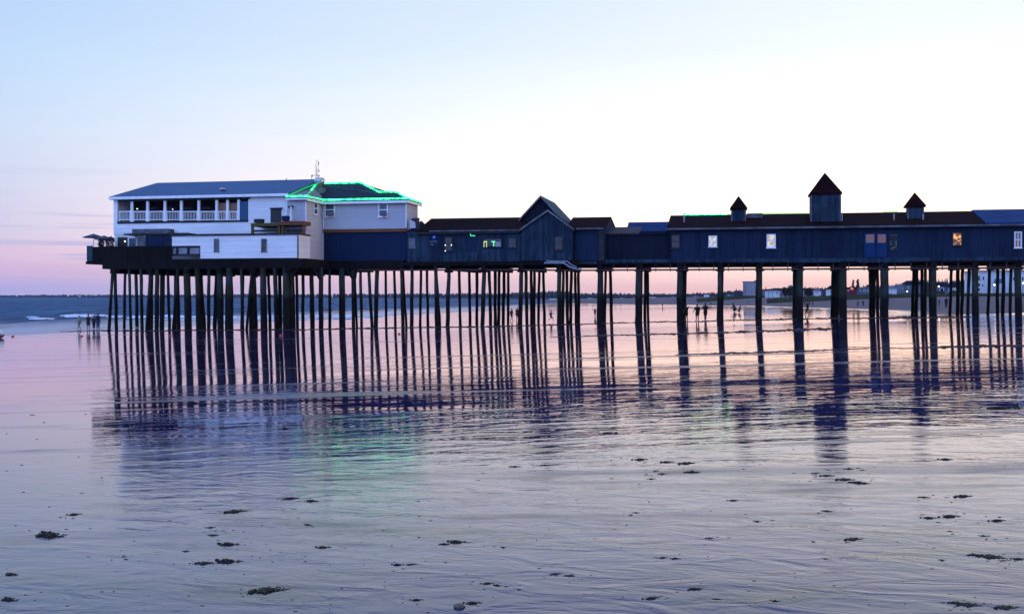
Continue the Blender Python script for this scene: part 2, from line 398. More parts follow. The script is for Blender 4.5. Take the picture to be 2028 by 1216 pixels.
def sea_mat():
    m, nt, bs = new_mat('sea_water'); pos = geo_pos(nt); nt.nodes.remove(bs)
    df = nt.nodes.new('ShaderNodeBsdfDiffuse'); gl = nt.nodes.new('ShaderNodeBsdfGlossy'); gl.inputs['Roughness'].default_value = .18
    a = noise_(nt, pos, 1, 4, (.10, .28, 1), rot=R(-12), dist=.5); b = noise_(nt, pos, 1, 3, (.5, 1.1, 1))
    h = mth(nt, 'ADD', a, mth(nt, 'MULTIPLY', b, .3))
    bu = nt.nodes.new('ShaderNodeBump'); bu.inputs['Distance'].default_value = 1.6; nt.links.new(h, bu.inputs['Height'])
    nt.links.new(bu.outputs[0], gl.inputs['Normal']); nt.links.new(bu.outputs[0], df.inputs['Normal'])
    c = noise_(nt, pos, 1, 5, (.16, .012, 1), rot=R(-22)); c2 = noise_(nt, pos, 1, 4, (.45, .05, 1), rot=R(-22))
    f = mth(nt, 'ADD', mth(nt, 'MULTIPLY', c, .5), mth(nt, 'MULTIPLY', c2, .5))
    nt.links.new(mixrgb(nt, mrange(nt, f, .43, .57), (.002, .026, .068), (.014, .110, .185)), df.inputs['Color'])
    # calm wash near the sand mirrors the sky more than the chop further out
    sep = nt.nodes.new('ShaderNodeSeparateXYZ'); nt.links.new(pos, sep.inputs[0])
    w = mrange(nt, mth(nt, 'ADD', sep.outputs[0], mth(nt, 'MULTIPLY', mth(nt, 'SUBTRACT', c2, .5), 22)), -112, -74, .09, .62)
    mx = nt.nodes.new('ShaderNodeMixShader'); nt.links.new(w, mx.inputs[0])
    nt.links.new(df.outputs[0], mx.inputs[1]); nt.links.new(gl.outputs[0], mx.inputs[2])
    nt.links.new(mx.outputs[0], nt.nodes['Material Output'].inputs['Surface'])
    return m
M['sea'] = sea_mat()
M['foam'] = basic('foam', (.70, .72, .76), (.45, .50, .58), .8, 1.5)
M['kelp'] = basic('wet_kelp', (.048, .032, .014), (.008, .006, .004), .7, 22, spec=.2)
M['kelp_red'] = basic('red_kelp', (.045, .012, .009), (.016, .006, .005), .7, 14, spec=.15)
M['kelp_green'] = basic('green_kelp', (.052, .044, .014), (.010, .010, .005), .7, 22, spec=.2)
M['wrack'] = basic('damp_sand_ridge', (.040, .024, .030), (.022, .014, .020), .75, 2.0, spec=.2)
M['stone'] = basic('pale_stone', (.10, .08, .05), (.05, .042, .028), .6, 16)
M['leaf_far'] = basic('far_foliage', (.012, .022, .030), (.007, .012, .018), .9, .05)
M['leaf'] = basic('dark_foliage', (.013, .018, .016), (.007, .010, .010), .9, .8)
M['grass'] = basic('dune_grass', (.050, .050, .014), (.026, .028, .010), .9, .2)
M['bark'] = basic('bark', (.03, .022, .018), None, .9, 3)
M['land'] = basic('far_land', (.03, .035, .05), (.02, .025, .04), .9, .02)

# ------------------------------------------------------------------ ground: one tidal sheet round the camera
def build_beach():
    radii = [1.5]
    while radii[-1] < 2200: radii.append(radii[-1] * 1.022 + .02)
    angs = []
    a = -180.0
    while a < 180: angs.append(a); a += .9 if -62 < a < 40 else 6
    vs = []; dr = []
    for r in radii:
        for a in angs:
            x = r * math.sin(R(a)); y = r * math.cos(R(a))
            vs.append((x, y, ground(x, y)))
            v = dryv(x, y); nn = mnoise.noise(Vector((x * .03, y * .012, 0))) * 8
            dr.append(sst(-4, 3, v + nn) if y > 125 else 0.0)
    n = len(angs); fs = []
    for i in range(len(radii) - 1):
        for k in range(n):
            k2 = (k + 1) % n; fs.append((i * n + k, i * n + k2, (i + 1) * n + k2, (i + 1) * n + k))
    fs.append(tuple(range(n)))
    me = bpy.data.meshes.new('beach'); me.from_pydata(vs, [], fs)
    me.polygons.foreach_set('use_smooth', [True] * len(fs))
    at = me.attributes.new('dry', 'FLOAT', 'POINT'); at.data.foreach_set('value', dr)
    bm = bmesh.new(); bm.from_mesh(me); bmesh.ops.recalc_face_normals(bm, faces=bm.faces)
    if sum(f.normal.z for f in bm.faces) < 0: bmesh.ops.reverse_faces(bm, faces=bm.faces)
    bm.to_mesh(me); bm.free()
    me.materials.append(M['sand']); o = bpy.data.objects.new('beach', me); COL.objects.link(o); o['kind'] = 'structure'
build_beach()
sea = MB(); sea.add([(40000 * math.cos(k * math.pi / 24), 40000 * math.sin(k * math.pi / 24), 0) for k in range(48)], [tuple(range(48))])
o = sea.build('sea', M['sea']); o['kind'] = 'structure'

# ------------------------------------------------------------------ pier: deck, cap beams, piles
YM = 110.0                                  # plane of the main wall front
YB = 122.0                                  # back of the trunk
ZF = 7.28                                   # floor level
pier = thing('pier', 'long dark timber pier on wooden piles carrying the row of low blue buildings', 'pier', (0, YM, ZF))
mb = MB(); mb.box(X(800, YM), 64, YM - .35, YB + .3, 6.86, ZF - .02); mb.build('deck', M['black_wood'], pier)
mb = MB(); mb.box(X(1200, YM), 64, YM - .42, YM - .355, 7.0, ZF + .06); mb.build('fascia', M['blue_weathered'], pier)
head = thing('restaurant_platform', 'wide dark timber platform on crowded piles under the white restaurant', 'pier', (X(400, 104), 104, ZF))
YN = 103.4
mb = MB()
mb.box(X(800, YM) - .004, X(607, YN), YM - .35, YB + .3, 6.62, 7.42)
mb.box(X(206, YN), X(607, YN) - .004, YN - .3, YB + 2, 6.50, 7.46)
mb.build('deck', M['black_wood'], head)
mb = MB(); mb.box(X(172, YN), X(206, YN) - .004, YN - .2, YB - 2, 7.02, 7.30); mb.build('side_deck', M['black_wood'], head)

def pile(parent, top, bot, r0, r1):
    mb = MB(); n = 5; pts = []
    for i in range(n + 1):
        t = i / n; p = Vector(bot).lerp(Vector(top), t)
        w = .03 if 0 < i < n else 0
        pts.append(p + Vector((random.uniform(-w, w), random.uniform(-w, w), 0)))
    mb.tube(pts, [r1 + (r0 - r1) * i / n + random.uniform(-.012, .012) for i in range(n + 1)], 9)
    return mb.build('pile', M['pile'], parent)
def px_pile(parent, pt, pb, w, Y, ztop):
    xt = X(pt, Y, 530); xb = X(pb, Y, 640)
    r = w / 2 * (Y / 1.0) / FPX * 1.02
    gz = ground(xb, Y) - .3
    pile(parent, (xt, Y, ztop), (xb, Y, gz), r * .96, r * 1.05)
def bent(parent, ptop, pbot, w, n, width, zt, Y0=YM, lean=.5, inner=.34):
    """a row of piles running back from the front edge, with its cap beam"""
    for i in range(n):
        Y = Y0 + width * i / (n - 1)
        if i == 0: px_pile(parent, ptop, pbot, w, Y, zt); continue
        x = X((ptop + pbot) / 2, Y0) + random.uniform(-.12, .12)
        last = i == n - 1
        xb = x + random.uniform(-.15, .15); yb = Y + (lean if last else random.uniform(-.1, .1))
        rr = inner * random.uniform(.42, .52)
        pile(parent, (x, Y, zt), (xb, yb, ground(xb, yb) - .3), rr, rr * 1.08)
    x = X(ptop, Y0); mb = MB(); mb.box(x - .26, x + .26, Y0 - .45, Y0 + width + .5, zt - .52, zt - .02)
    mb.box(x - .42, x + .42, Y0 - .2, Y0 + .2, zt - .75, zt - .523)
    mb.build('cap_beam', M['black_wood'], parent)
ZT = 6.87
for (pt, pb, w, n, wd) in [(2015.5, 2017, 12, 5, 11.5), (1930, 1932, 11.5, 5, 11.5), (1848, 1849, 11, 6, 11.5), (1752, 1751, 15, 6, 11.5), (1669, 1670, 14, 6, 11.5), (1584, 1584, 12.5, 5, 11.5),
                           (1505, 1504, 9.5, 5, 11.5), (1426, 1426, 8.5, 5, 11.5), (1347, 1346, 11.5, 5, 11.5), (1266, 1264, 13, 4, 11.5), (1188, 1187, 10, 4, 8.5),
                           (2104, 2106, 12, 5, 11.5), (2200, 2200, 12, 5, 11.5)]:
    bent(pier, pt, pb, w, n, wd, ZT)
for (pt, pb, w, n, wd) in [(1108, 1107, 8.5, 6, 13), (1033, 1030, 8.5, 6, 13), (959, 955, 8.5, 6, 13), (889, 886, 8, 4, 13)]:
    bent(pier, pt, pb, w, n, wd, ZT, lean=.3)
Y1, Y2 = YN, YM
for (pt, pb, w, Y) in [(223.7, 215.4, 6.5, Y1), (228, 231, 7, Y1 + 1), (255.6, 259.6, 6, Y1), (279, 281.7, 7, Y1), (300.6, 291, 9, Y1), (300.6, 300, 7, Y2), (311, 310, 9, Y1), (324, 322, 6.5, Y1 + 3), (332.5, 335.6, 6, Y1 + 1),
                       (353, 342, 6, Y1), (351, 354, 8, Y1 + 2), (370, 373, 15, Y1), (390.5, 394, 11, Y1), (396, 402, 6, Y2), (413.7, 413, 7, Y1), (433, 426, 6, Y1 + 1), (435.5, 437, 13, Y1), (454.4, 455.6, 14, Y1), (478, 481, 7, Y1),
                       (500, 488, 6, Y1), (500.4, 498, 10, Y1 + .5), (503, 506, 7, Y2), (521, 523, 14, Y1), (544.8, 547.8, 9, Y1), (566, 567, 14, Y1), (575, 577, 11, Y1 + 1), (587, 589, 6, Y2), (600, 600, 7, Y2 - 3), (616.8, 618.8, 9.5, Y2 - 3),
                       (635.5, 635.5, 9.5, Y2 - 3), (653, 653, 6, Y2), (677, 678, 13, Y2), (698.7, 700, 7.5, Y2), (702, 707, 5, Y2 + 3), (714, 716, 6, Y2), (730, 737, 6.5, Y2), (747, 744, 9, Y2), (763.7, 765, 5.5, Y2 + 3), (780.5, 783, 5.5, Y2 + 2), (795, 798, 7, Y2), (798, 805, 5, Y2 + 4)]:
    px_pile(head, pt, pb, w, Y, 6.6)
for (pt, pb, w, Y) in [(816, 815, 7.5, Y2), (833.8, 832, 5.5, Y2 + 3), (845.6, 847.5, 5.5, Y2 + 5), (862.7, 865.6, 8, Y2), (863.5, 871.6, 5, Y2 + 2)]:
    px_pile(pier, pt, pb, w, Y, ZT)
for i, pxs in enumerate(range(245, 600, 26)):            # rows further back under the platform
    Y = (112, 119, 116)[i % 3]; px_pile(head, pxs + random.uniform(-4, 4), pxs + random.uniform(-5, 5), random.uniform(6, 8), Y, 6.6)
for a, b in [((232, 541), (243, 524)), ((300, 545), (313, 528)), ((449, 548), (436, 533)), ((507, 549), (521, 533)), ((579, 549), (590, 532)), ((633, 552), (623, 533)), ((699, 553), (686, 532)), ((703, 552), (706, 532))]:
    MB().tube([P(*a, YN - .1), P(*b, YN - .1)], .14, 6).build('knee_brace', M['black_wood'], head)
mb = MB()
for pxa in (228, 300, 372, 437, 503, 572): x = X(pxa, YN); mb.box(x - .3, x + .3, YN - .45, YB, 6.02, 6.49)
mb.build('cap_beam', M['black_wood'], head)

# service pipe slung under the deck
pp = thing('service_pipe', 'thin rusty pipe slung on hangers under the deck of the pier', 'pipe', (X(1300, YM), YM - .2, 6.3))
zp = lambda px: Z(px, 535, YM - .3)
mb = MB(); mb.tube([(X(705, YM), YM - .3, 6.42), (X(1000, YM), YM - .3, 6.36), (X(1150, YM), YM - .3, 6.28), (30, YM - .3, 6.30), (60, YM - .3, 6.32)], .085, 8); mb.build('main_pipe', M['rust_pipe'], pp)
mb = MB(); mb.tube([(X(1150, YM), YM - .1, 6.52), (60, YM - .1, 6.53)], .03, 6); mb.build('conduit', M['rust_pipe'], pp)
k = X(1215, YM)
while k < 40:
    mb = MB(); mb.box(k - .04, k + .04, YM - .30, YM - .2, 6.12, 6.86); mb.build('hanger', M['rust_pipe'], pp); k += 1.42
pd = thing('drain_pipe', 'pale bent drain pipes running down under the gabled building', 'pipe', P(1120, 525, YM - .6))
mb = MB(); mb.tube([P(a, b, YM - .6) for a, b in [(1078, 521), (1098, 521), (1116, 521), (1121, 524), (1128, 529), (1142, 533), (1152, 534)]], .10, 8); mb.build('wide_pipe', M['pipe'], pd)
mb = MB(); mb.tube([P(a, b, YM - .62) for a, b in [(1082, 516), (1088, 517.5), (1124, 518), (1128, 522), (1134, 526), (1142, 529)]], .06, 8); mb.build('thin_pipe', M['pipe'], pd)

# ------------------------------------------------------------------ building parts
def window(parent, a, b, t, u, Y, frame='white_trim', pane='glass_blue', bar=.10, rail=True, sill=True, name='window', label=None, mull=0):
    x0, x1 = X(a, Y), X(b, Y); zm = (t + u) / 2; z1, z0 = Z((a + b) / 2, t, Y), Z((a + b) / 2, u, Y)
    y0, y1 = Y - .09, Y - .004
    mb = MB(); mb.box(x0, x0 + bar, y0, y1, z0, z1); mb.box(x1 - bar, x1, y0, y1, z0, z1)
    mb.box(x0 + bar, x1 - bar, y0, y1, z0, z0 + bar); mb.box(x0 + bar, x1 - bar, y0, y1, z1 - bar, z1)
    if rail: mb.box(x0 + bar, x1 - bar, y0 + .02, y1, (z0 + z1) / 2 - bar * .35, (z0 + z1) / 2 + bar * .35)
    for i in range(mull):
        xm = x0 + (x1 - x0) * (i + 1) / (mull + 1); mb.box(xm - bar * .3, xm + bar * .3, y0 + .025, y1, z0 + bar, z1 - bar)
    if sill: mb.box(x0 - .06, x1 + .06, y0 - .06, y1, z0 - .07, z0 - .003)
    w = mb.build(name, M[frame], parent, label)
    mb = MB(); mb.box(x0 + bar, x1 - bar, Y - .045, Y - .012, z0 + bar, z1 - bar); mb.build('pane', M[pane], w)
    return w
def mbox(name, mat, parent, a, b, t, u, y0, y1, label=None):
    """box whose front face spans photo columns a..b, rows t..u at depth y0"""
    mb = MB(); mb.box(X(a, y0), X(b, y0), y0, y1, Z((a + b) / 2, t, y0), Z((a + b) / 2, u, y0)); return mb.build(name, M[mat], parent, label)
def gable_roof(parent, x0, x1, ye, yr, yb, ze, zr, mat, th=.14, name='roof'):
    mb = MB(); mb.slab([(x0, ye, ze), (x1, ye, ze), (x1, yr, zr), (x0, yr, zr)], th); mb.slab([(x0, yr + .001, zr), (x1, yr + .001, zr), (x1, yb, ze), (x0, yb, ze)], th)
    return mb.build(name, M[mat], parent)
def gable_ends(mb, x0, x1, y0, yr, y1, z0, ze, zr, t=.15):
    for a in (x0, x1 - t):
        mb.add([(x, y, z) for x in (a, a + t) for (y, z) in ((y0, ze), (y1, ze), (yr, zr))], [(0, 1, 2), (5, 4, 3), (0, 3, 4, 1), (1, 4, 5, 2), (2, 5, 3, 0)])

# --- long blue hall on the right, with its three cupolas
rb = thing('pier_hall', 'long blue boarded hall with three small pointed roof towers and lit windows', 'building', (X(1700, YM), YM, ZF))
x0, x1 = X(1329, YM), 62.0; ZE = Z(1600, 449, YM); ZR = Z(1600, 423, YM + 6)
mb = MB(); mb.box(x0, x1, YM, YB, ZF, ZE - .05); gable_ends(mb, x0, x1, YM, YM + 6, YB, ZF, ZE - .05, ZR - .2); mb.build('wall', M['blue'], rb)
xr = X(1952, YM - .4); xl = X(1320, YM - .4)
roof = gable_roof(rb, xl, xr, YM - .45, YM + 6, YB + .45, ZE, ZR, 'roof_red')
gable_roof(rb, xr + .01, x1, YM - .5, YM + 6, YB + .45, ZE + .12, ZR + .12, 'roof_bluetarp', name='sheeted_roof')
mb = MB(); mb.box(xl, x1, YM - .52, YM - .46, ZE - .17, ZE - .02); mb.build('gutter', M['grey_trim'], rb)
mb = MB(); mb.box(xl, x1, YM - .44, YM - .01, ZE - .26, ZE - .16); mb.build('soffit', M['dark_trim'], rb)
mb = MB()
for a, b in ((1440, 1448), (1480, 1600), (1748, 1778)): mb.tube([(X(a, YM + 6), YM + 6.05, ZR + .05), (X(b, YM + 6), YM + 6.05, ZR + .05)], .035, 6)
mb.build('light_strip', M['green_led_dim'], rb)
mb = MB(); mb.tube([(X(1352, YM + 6), YM + 6.05, ZR + .05), (X(1438, YM + 6), YM + 6.05, ZR + .05)], .045, 6); mb.build('light_strip', M['green_led'], rb)
mb = MB(); mb.box(X(1479, YM + 4), X(1510, YM + 4), YM + 4, YM + 4.4, ZR - .5, ZR - .05); mb.build('roof_patch', M['grey_trim'], rb)
def cupola(a, b, tb, bb, tip, ra, rb_, Y, big=False):
    w = X(b, Y) - X(a, Y); xc = (X(a, Y) + X(b, Y)) / 2
    z0, z1, zt = Z((a + b) / 2, bb, Y), Z((a + b) / 2, tb, Y), Z((a + b) / 2, tip, Y + w / 2)
    c = MB(); c.box(xc - w / 2, xc + w / 2, Y, Y + w, z0 - .6, z1 + .05); c = c.build('cupola', M['blue_weathered'], rb)
    h = (X(rb_, Y) - X(ra, Y)) / 2; yc = Y + w / 2; ze = z1
    mb = MB(); mb.add([(xc - h, yc - h, ze), (xc + h, yc - h, ze), (xc + h, yc + h, ze), (xc - h, yc + h, ze), (xc, yc, zt),
                       (xc - h, yc - h, ze - .16), (xc + h, yc - h, ze - .16), (xc + h, yc + h, ze - .16), (xc - h, yc + h, ze - .16)],
                      [(0, 1, 4), (1, 2, 4), (2, 3, 4), (3, 0, 4), (0, 5, 6, 1), (1, 6, 7, 2), (2, 7, 8, 3), (3, 8, 5, 0), (8, 7, 6, 5)])
    mb.build('cupola_roof', M['roof_red'], c)
    mb = MB()
    for s in (-1, 1): MB().box(xc + s * w / 2 - .07, xc + s * w / 2 + .07, Y - .03, Y - .003, z0 - .3, z1 - .17).build('corner_board', M['grey_trim'], c)
    return c, xc, w, z0, z1
cupola(1449, 1476, 412, 433, 388, 1445.5, 1480, YM + 2.6)
cupola(1798, 1828, 407, 427, 381, 1794, 1833.5, YM + 2.6)
c, xc, w, z0, z1 = cupola(1606, 1664, 382, 437, 342, 1603, 1667.5, YM + 1.8)
mb = MB()                                       # worn dark lettering on the tower front
for r_, (zz, hh, cnt, span) in enumerate(((.50, .10, 14, .66), (.33, .24, 9, .52), (.13, .26, 4, .58))):
    for i in range(cnt):
        cx = xc + w * span * ((i + .5) / cnt - .5); ww = w * span / cnt * .5; zb = z0 + (z1 - z0) * zz
        mb.box(cx - ww / 2, cx - ww / 2 + .05, YM + 1.776, YM + 1.797, zb, zb + hh)
        if i % 2: mb.box(cx - ww / 2 + .05, cx + ww / 2, YM + 1.776, YM + 1.797, zb + hh - .06, zb + hh)
        else: mb.box(cx - ww / 2 + .05, cx + ww / 2, YM + 1.776, YM + 1.797, zb, zb + .05)
mb.build('worn_lettering', M['dark_trim'], c)
window(rb, 1403, 1420, 467, 489, YM, pane='lit_white')
window(rb, 1518, 1536, 464, 491, YM, pane='lit_white')
window(rb, 1885, 1905, 460, 487, YM, frame='dark_trim', pane='lit_orange', rail=False)
window(rb, 2008, 2023, 459, 491, YM, pane='lit_warm', mull=1)
window(rb, 1329, 1347, 465, 492, YM, frame='dark_trim', pane='glass_dark')
d = mbox('double_door', 'roof_bluetarp', rb, 1712, 1756, 462, 510, YM - .07, YM - .004)
for a, b in ((1714.5, 1731), (1738, 1754)): mbox('pane', 'lit_warm', d, a, b, 464.5, 481, YM - .11, YM - .075)
mb = MB(); mb.box(X(1733.2, YM), X(1735, YM), YM - .13, YM - .075, Z(1734, 509, YM), Z(1734, 463, YM)); mb.build('door_stile', M['blue_plain'], d)
nb = mbox('notice_board', 'dark_trim', rb, 1761, 1777, 464, 496, YM - .08, YM - .004)
mb = MB()
for a, b, t, u in ((1763, 1776, 465.5, 467), (1762, 1767, 478, 479), (1762, 1763.2, 478, 485), (1762, 1768, 484, 485.2), (1773, 1775, 477, 486), (1766, 1772, 490, 492), (1771, 1775.5, 488, 490), (1764, 1768, 493, 495)):
    mb.box(X(a, YM), X(b, YM), YM - .098, YM - .083, Z(a, t, YM), Z(a, u, YM))
mb.build('scrawled_marks', M['grey_trim'], nb)
for a, t, u in ((1355, 422, 434), (1667.5, 424, 436), (1770.5, 424, 436), (1828, 425, 437)):
    mb = MB(); p = P(a, u, YM + 2); q = P(a, t, YM + 2); mb.tube([p - Vector((0, 0, .3)), q], .06, 8); mb.build('vent_pipe', M['pipe'], rb)
mbox('skirt_board', 'blue_weathered', rb, 1560, 1664, 514, 520, YM - .5, YM - .43)
mbox('skirt_board', 'blue_weathered', rb, 1700, 1800, 514.5, 520, YM - .5, YM - .43)

# --- dark low section between the halls
lk = thing('link_shed', 'low unlit dark blue shed between the gabled building and the long hall', 'building', (X(1265, YM), YM + 1.5, ZF))
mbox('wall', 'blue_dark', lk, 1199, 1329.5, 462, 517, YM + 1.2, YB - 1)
mb = MB(); xa, xb = X(1199, YM + 1), X(1266, YM + 1); mb.slab([(xa, YM + 1, Z(1230, 462, YM + 1)), (xb, YM + 1, Z(1230, 462, YM + 1)), (xb, YM + 5, Z(1230, 450, YM + 5)), (xa, YM + 5, Z(1230, 450, YM + 5))], .15)
mb.build('roof', basic('faded_brown_felt', (.035, .022, .024), (.02, .012, .014), .9, 1.5), lk)
mbox('eave_board', 'blue_dark', lk, 1266, 1329, 458, 464, YM + 1.0, YM + 1.19)
bs_ = thing('rear_shed', 'bright blue sheet roofed shed behind the dark low section of the pier', 'building', (X(1280, YM + 7), YM + 6, ZF))
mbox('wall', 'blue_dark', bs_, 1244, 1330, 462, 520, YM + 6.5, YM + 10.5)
mb = MB(); xa, xb = X(1239, YM + 6), X(1326, YM + 6); za, zb = Z(1280, 463, YM + 6), Z(1280, 440, YM + 9)
mb.slab([(xa, YM + 6, za), (xb, YM + 6, za), (xb, YM + 9, zb), (xa, YM + 9, zb)], .12); mb.slab([(xa, YM + 9.001, zb), (xb, YM + 9.001, zb), (xb, YM + 11.5, za), (xa, YM + 11.5, za)], .12)
mb.build('roof', M['roof_bluetarp'], bs_)

# --- gabled building
gb = thing('gabled_building', 'dark blue building with one steep gable behind a lower front gable', 'building', (X(1085, YM), YM, ZF))
YG = YM - .6
ga, gb_, gp = P(1029, 455, YG), P(1138, 454, YG), P(1085.5, 416, YG)
xa, xb = X(1032, YG), X(1134, YG); zfl = ZF
mb = MB(); mb.prism([(xa, zfl), (xb, zfl), (xb, ga.z - .05), (gp.x, gp.z - .3), (xa, ga.z - .05)], YG, YM + 3); mb.build('wall', M['blue_weathered'], gb)
mb = MB()
for e in (ga, gb_):
    mb.slab([(e.x, YG - .25, e.z), (gp.x, YG - .25, gp.z), (gp.x, YM + 3.2, gp.z), (e.x, YM + 3.2, e.z)], .2)
mb.build('front_roof', M['roof_dark'], gb)
mb = MB()
for e in (ga, gb_):
    mb.add([(e.x, YG - .29, e.z - .2), (gp.x, YG - .29, gp.z - .2), (gp.x, YG - .29, gp.z + .02), (e.x, YG - .29, e.z + .02),
            (e.x, YG - .253, e.z - .2), (gp.x, YG - .253, gp.z - .2), (gp.x, YG - .253, gp.z + .02), (e.x, YG - .253, e.z + .02)],
           [(0, 1, 2, 3), (7, 6, 5, 4), (0, 4, 5, 1), (1, 5, 6, 2), (2, 6, 7, 3), (3, 7, 4, 0)])
mb.build('barge_board', M['grey_trim'], gb)
YR = YM + 3.3
ra, rp = P(1028, 436, YR), P(1071.5, 388, YR); rbx = 2 * rp.x - ra.x
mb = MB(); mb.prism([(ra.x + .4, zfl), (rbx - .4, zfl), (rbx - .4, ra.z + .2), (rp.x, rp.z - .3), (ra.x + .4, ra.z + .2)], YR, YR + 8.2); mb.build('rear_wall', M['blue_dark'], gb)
for s, e in (('roof_dark', ra.x), ('roof_teal', rbx)):
    mb = MB(); mb.slab([(e, YR - .3, ra.z), (rp.x, YR - .3, rp.z), (rp.x, YR + 8.6, rp.z), (e, YR + 8.6, ra.z)], .2); mb.build('rear_roof', M[s], gb)
mb = MB()
for e in (ra.x, rbx):
    q = [(e, ra.z - .2), (rp.x, rp.z - .2), (rp.x, rp.z + .03), (e, ra.z + .03)]
    mb.prism(q, YR - .36, YR - .304)
mb.build('barge_board', M['grey_trim'], gb)
window(gb, 1098, 1115, 468, 496, YG, frame='dark_trim', pane='glass_dark', label='dark window with a small pale square sign in it')
mb = MB(); 
for a, b, t, u in ((1101, 1112, 473.5, 475), (1101, 1112, 481, 482.5), (1101, 1102.5, 475, 481), (1110.5, 1112, 475, 481), (1105, 1108.5, 477, 479)): mb.box(X(a, YG), X(b, YG), YG - .12, YG - .095, Z(a, t, YG), Z(a, u, YG))
mb.build('square_sign', M['grey_trim'], gb)

# --- long low blue building left of the gable
lb = thing('arcade_building', 'long low weathered blue building with a dark red roof and green lit window', 'building', (X(920, YM), YM, ZF))
xa, xb = X(806, YM), X(1031.5, YM); ZE2 = Z(930, 456, YM - .3); ZR2 = Z(930, 432, YM + 5)
mb = MB(); mb.box(xa, xb, YM, YB, ZF, ZE2 - .08); gable_ends(mb, xa, xb, YM, YM + 5, YB, ZF, ZE2 - .08, ZR2 - .25); mb.build('wall', M['blue_weathered'], lb)
gable_roof(lb, X(826, YM - .35), X(1030, YM - .35), YM - .38, YM + 5, YB + .3, ZE2, ZR2, 'roof_red')
mb = MB(); mb.box(X(852, YM), X(1029, YM), YM - .46, YM - .39, ZE2 - .13, ZE2); mb.build('gutter', M['grey_trim'], lb)
mb = MB(); mb.box(X(826, YM), X(1029, YM), YM - .37, YM - .01, ZE2 - .35, ZE2 - .15); mb.build('soffit', M['dark_trim'], lb)
window(lb, 810, 823, 472, 491.5, YM, frame='grey_trim', pane='glass_blue', rail=False)
w = window(lb, 880, 897, 469, 498, YM, frame='blue_weathered', pane='glass_dark')
for a, t in ((882, 485.5), (894, 485.5), (882, 497)): mb = MB(); mb.blob(P(a, t, YM - .12), (.045, .03, .05), 1, 0); mb.build('lamp', M['lamp'], w)
w = window(lb, 957, 995, 471, 490, YM, frame='blue_dark', pane='glass_dark', rail=False)
mbox('lit_screen', 'pipe', w, 981, 992, 479, 489, YM - .11, YM - .095)
mb = MB()
for a, b, t, u in ((958.5, 959.7, 480, 490), (963.6, 964.8, 480, 490), (958.5, 964.8, 478, 480)): mb.box(X(a, YM), X(b, YM), YM - .12, YM - .098, Z(a, t, YM), Z(a, u, YM))
mb.build('neon_tube', emit_mat('yellow_neon', (.6, .9, .25), 1.1), w)
mb = MB()
for a, b, t, u in ((977.3, 979, 480, 488), (974, 981, 478, 480)): mb.box(X(a, YM), X(b, YM), YM - .12, YM - .098, Z(a, t, YM), Z(a, u, YM))
mb.build('neon_tube', emit_mat('green_neon', (.12, 1, .45), 1.6), w)
window(lb, 1006, 1023, 471, 491, YM, frame='blue_weathered', pane='glass_dark', rail=False)
for a in (1013, 1021.5): mb = MB(); mb.blob(P(a, 489.5, YM - .12), (.05, .04, .07), 1, 0); mb.build('lamp', M['pipe'], lb)
pn = mbox('panel', 'blue', lb, 922, 944, 459, 498, YM - .06, YM - .004)
mb = MB(); mb.box(X(931.6, YM), X(933, YM), YM - .09, YM - .063, Z(932, 468, YM), Z(932, 460.5, YM)); mb.box(X(933, YM), X(941.5, YM), YM - .09, YM - .063, Z(932, 468, YM), Z(932, 466.4, YM))
mb.build('neon_corner', emit_mat('green_neon_corner', (.05, .9, .3), 1.2), pn)
sg = mbox('sign_board', 'blue_plain', lb, 848, 871, 463, 489, YM - .06, YM - .004)
mb = MB(); mb.blob(P(859.5, 470, YM - .1), (.16, .05, .2), 3, .1); mb.build('blue_lamp', M['lamp_blue'], sg)
mb = MB()
for i, (a, b, t, u) in enumerate(((850, 866, 477, 478.5), (852, 858, 480, 482), (860, 866, 480, 481), (851, 860, 484.5, 486.5))): mb.box(X(a, YM), X(b, YM), YM - .08, YM - .063, Z(a, t, YM), Z(a, u, YM))
mb.build('worn_lettering', M['grey_trim'], sg)
for a in (832, 876, 904, 951, 1000): mbox('batten', 'blue', lb, a, a + 1.6, 458, 517, YM - .05, YM - .004)
mbox('torn_flashing', 'metal', lb, 812, 823, 434, 452, YM - .1, YM + .6)
mb = MB(); mb.slab([P(813, 434, YM - .3), P(822, 431.5, YM - .3), P(831, 432, YM + .6), P(829, 454, YM - .3), P(824, 453, YM - .4), P(822, 438, YM - .4)], .1); mb.build('torn_sheet', M['dark_trim'], lb)

# --- short section right of the gable
sb = thing('short_shed', 'short blue shed with a brown roof right beside the gabled building', 'building', (X(1165, YM), YM, ZF))
xa, xb = X(1138, YM), X(1198, YM); ze, zr = Z(1165, 452, YM), Z(1165, 430.5, YM + 5)
mb = MB(); mb.box(xa, xb, YM + .15, YB, ZF, ze - .06); gable_ends(mb, xa, xb, YM + .15, YM + 5, YB, ZF, ze - .06, zr - .22); mb.build('wall', M['blue'], sb)
gable_roof(sb, X(1120, YM), X(1199, YM), YM - .25, YM + 5, YB + .3, ze, zr, 'roof_red')
mb = MB(); mb.box(xa + .2, xb - .05, YM - .33, YM - .26, ze - .14, ze); mb.build('gutter', M['grey_trim'], sb)
mbox('kick_board', 'blue_weathered', sb, 1150, 1182, 518, 523, YM - .5, YM - .43)
mbox('corner_post', 'dark_trim', sb, 1186, 1196, 452, 520, YM - .1, YM + .14)

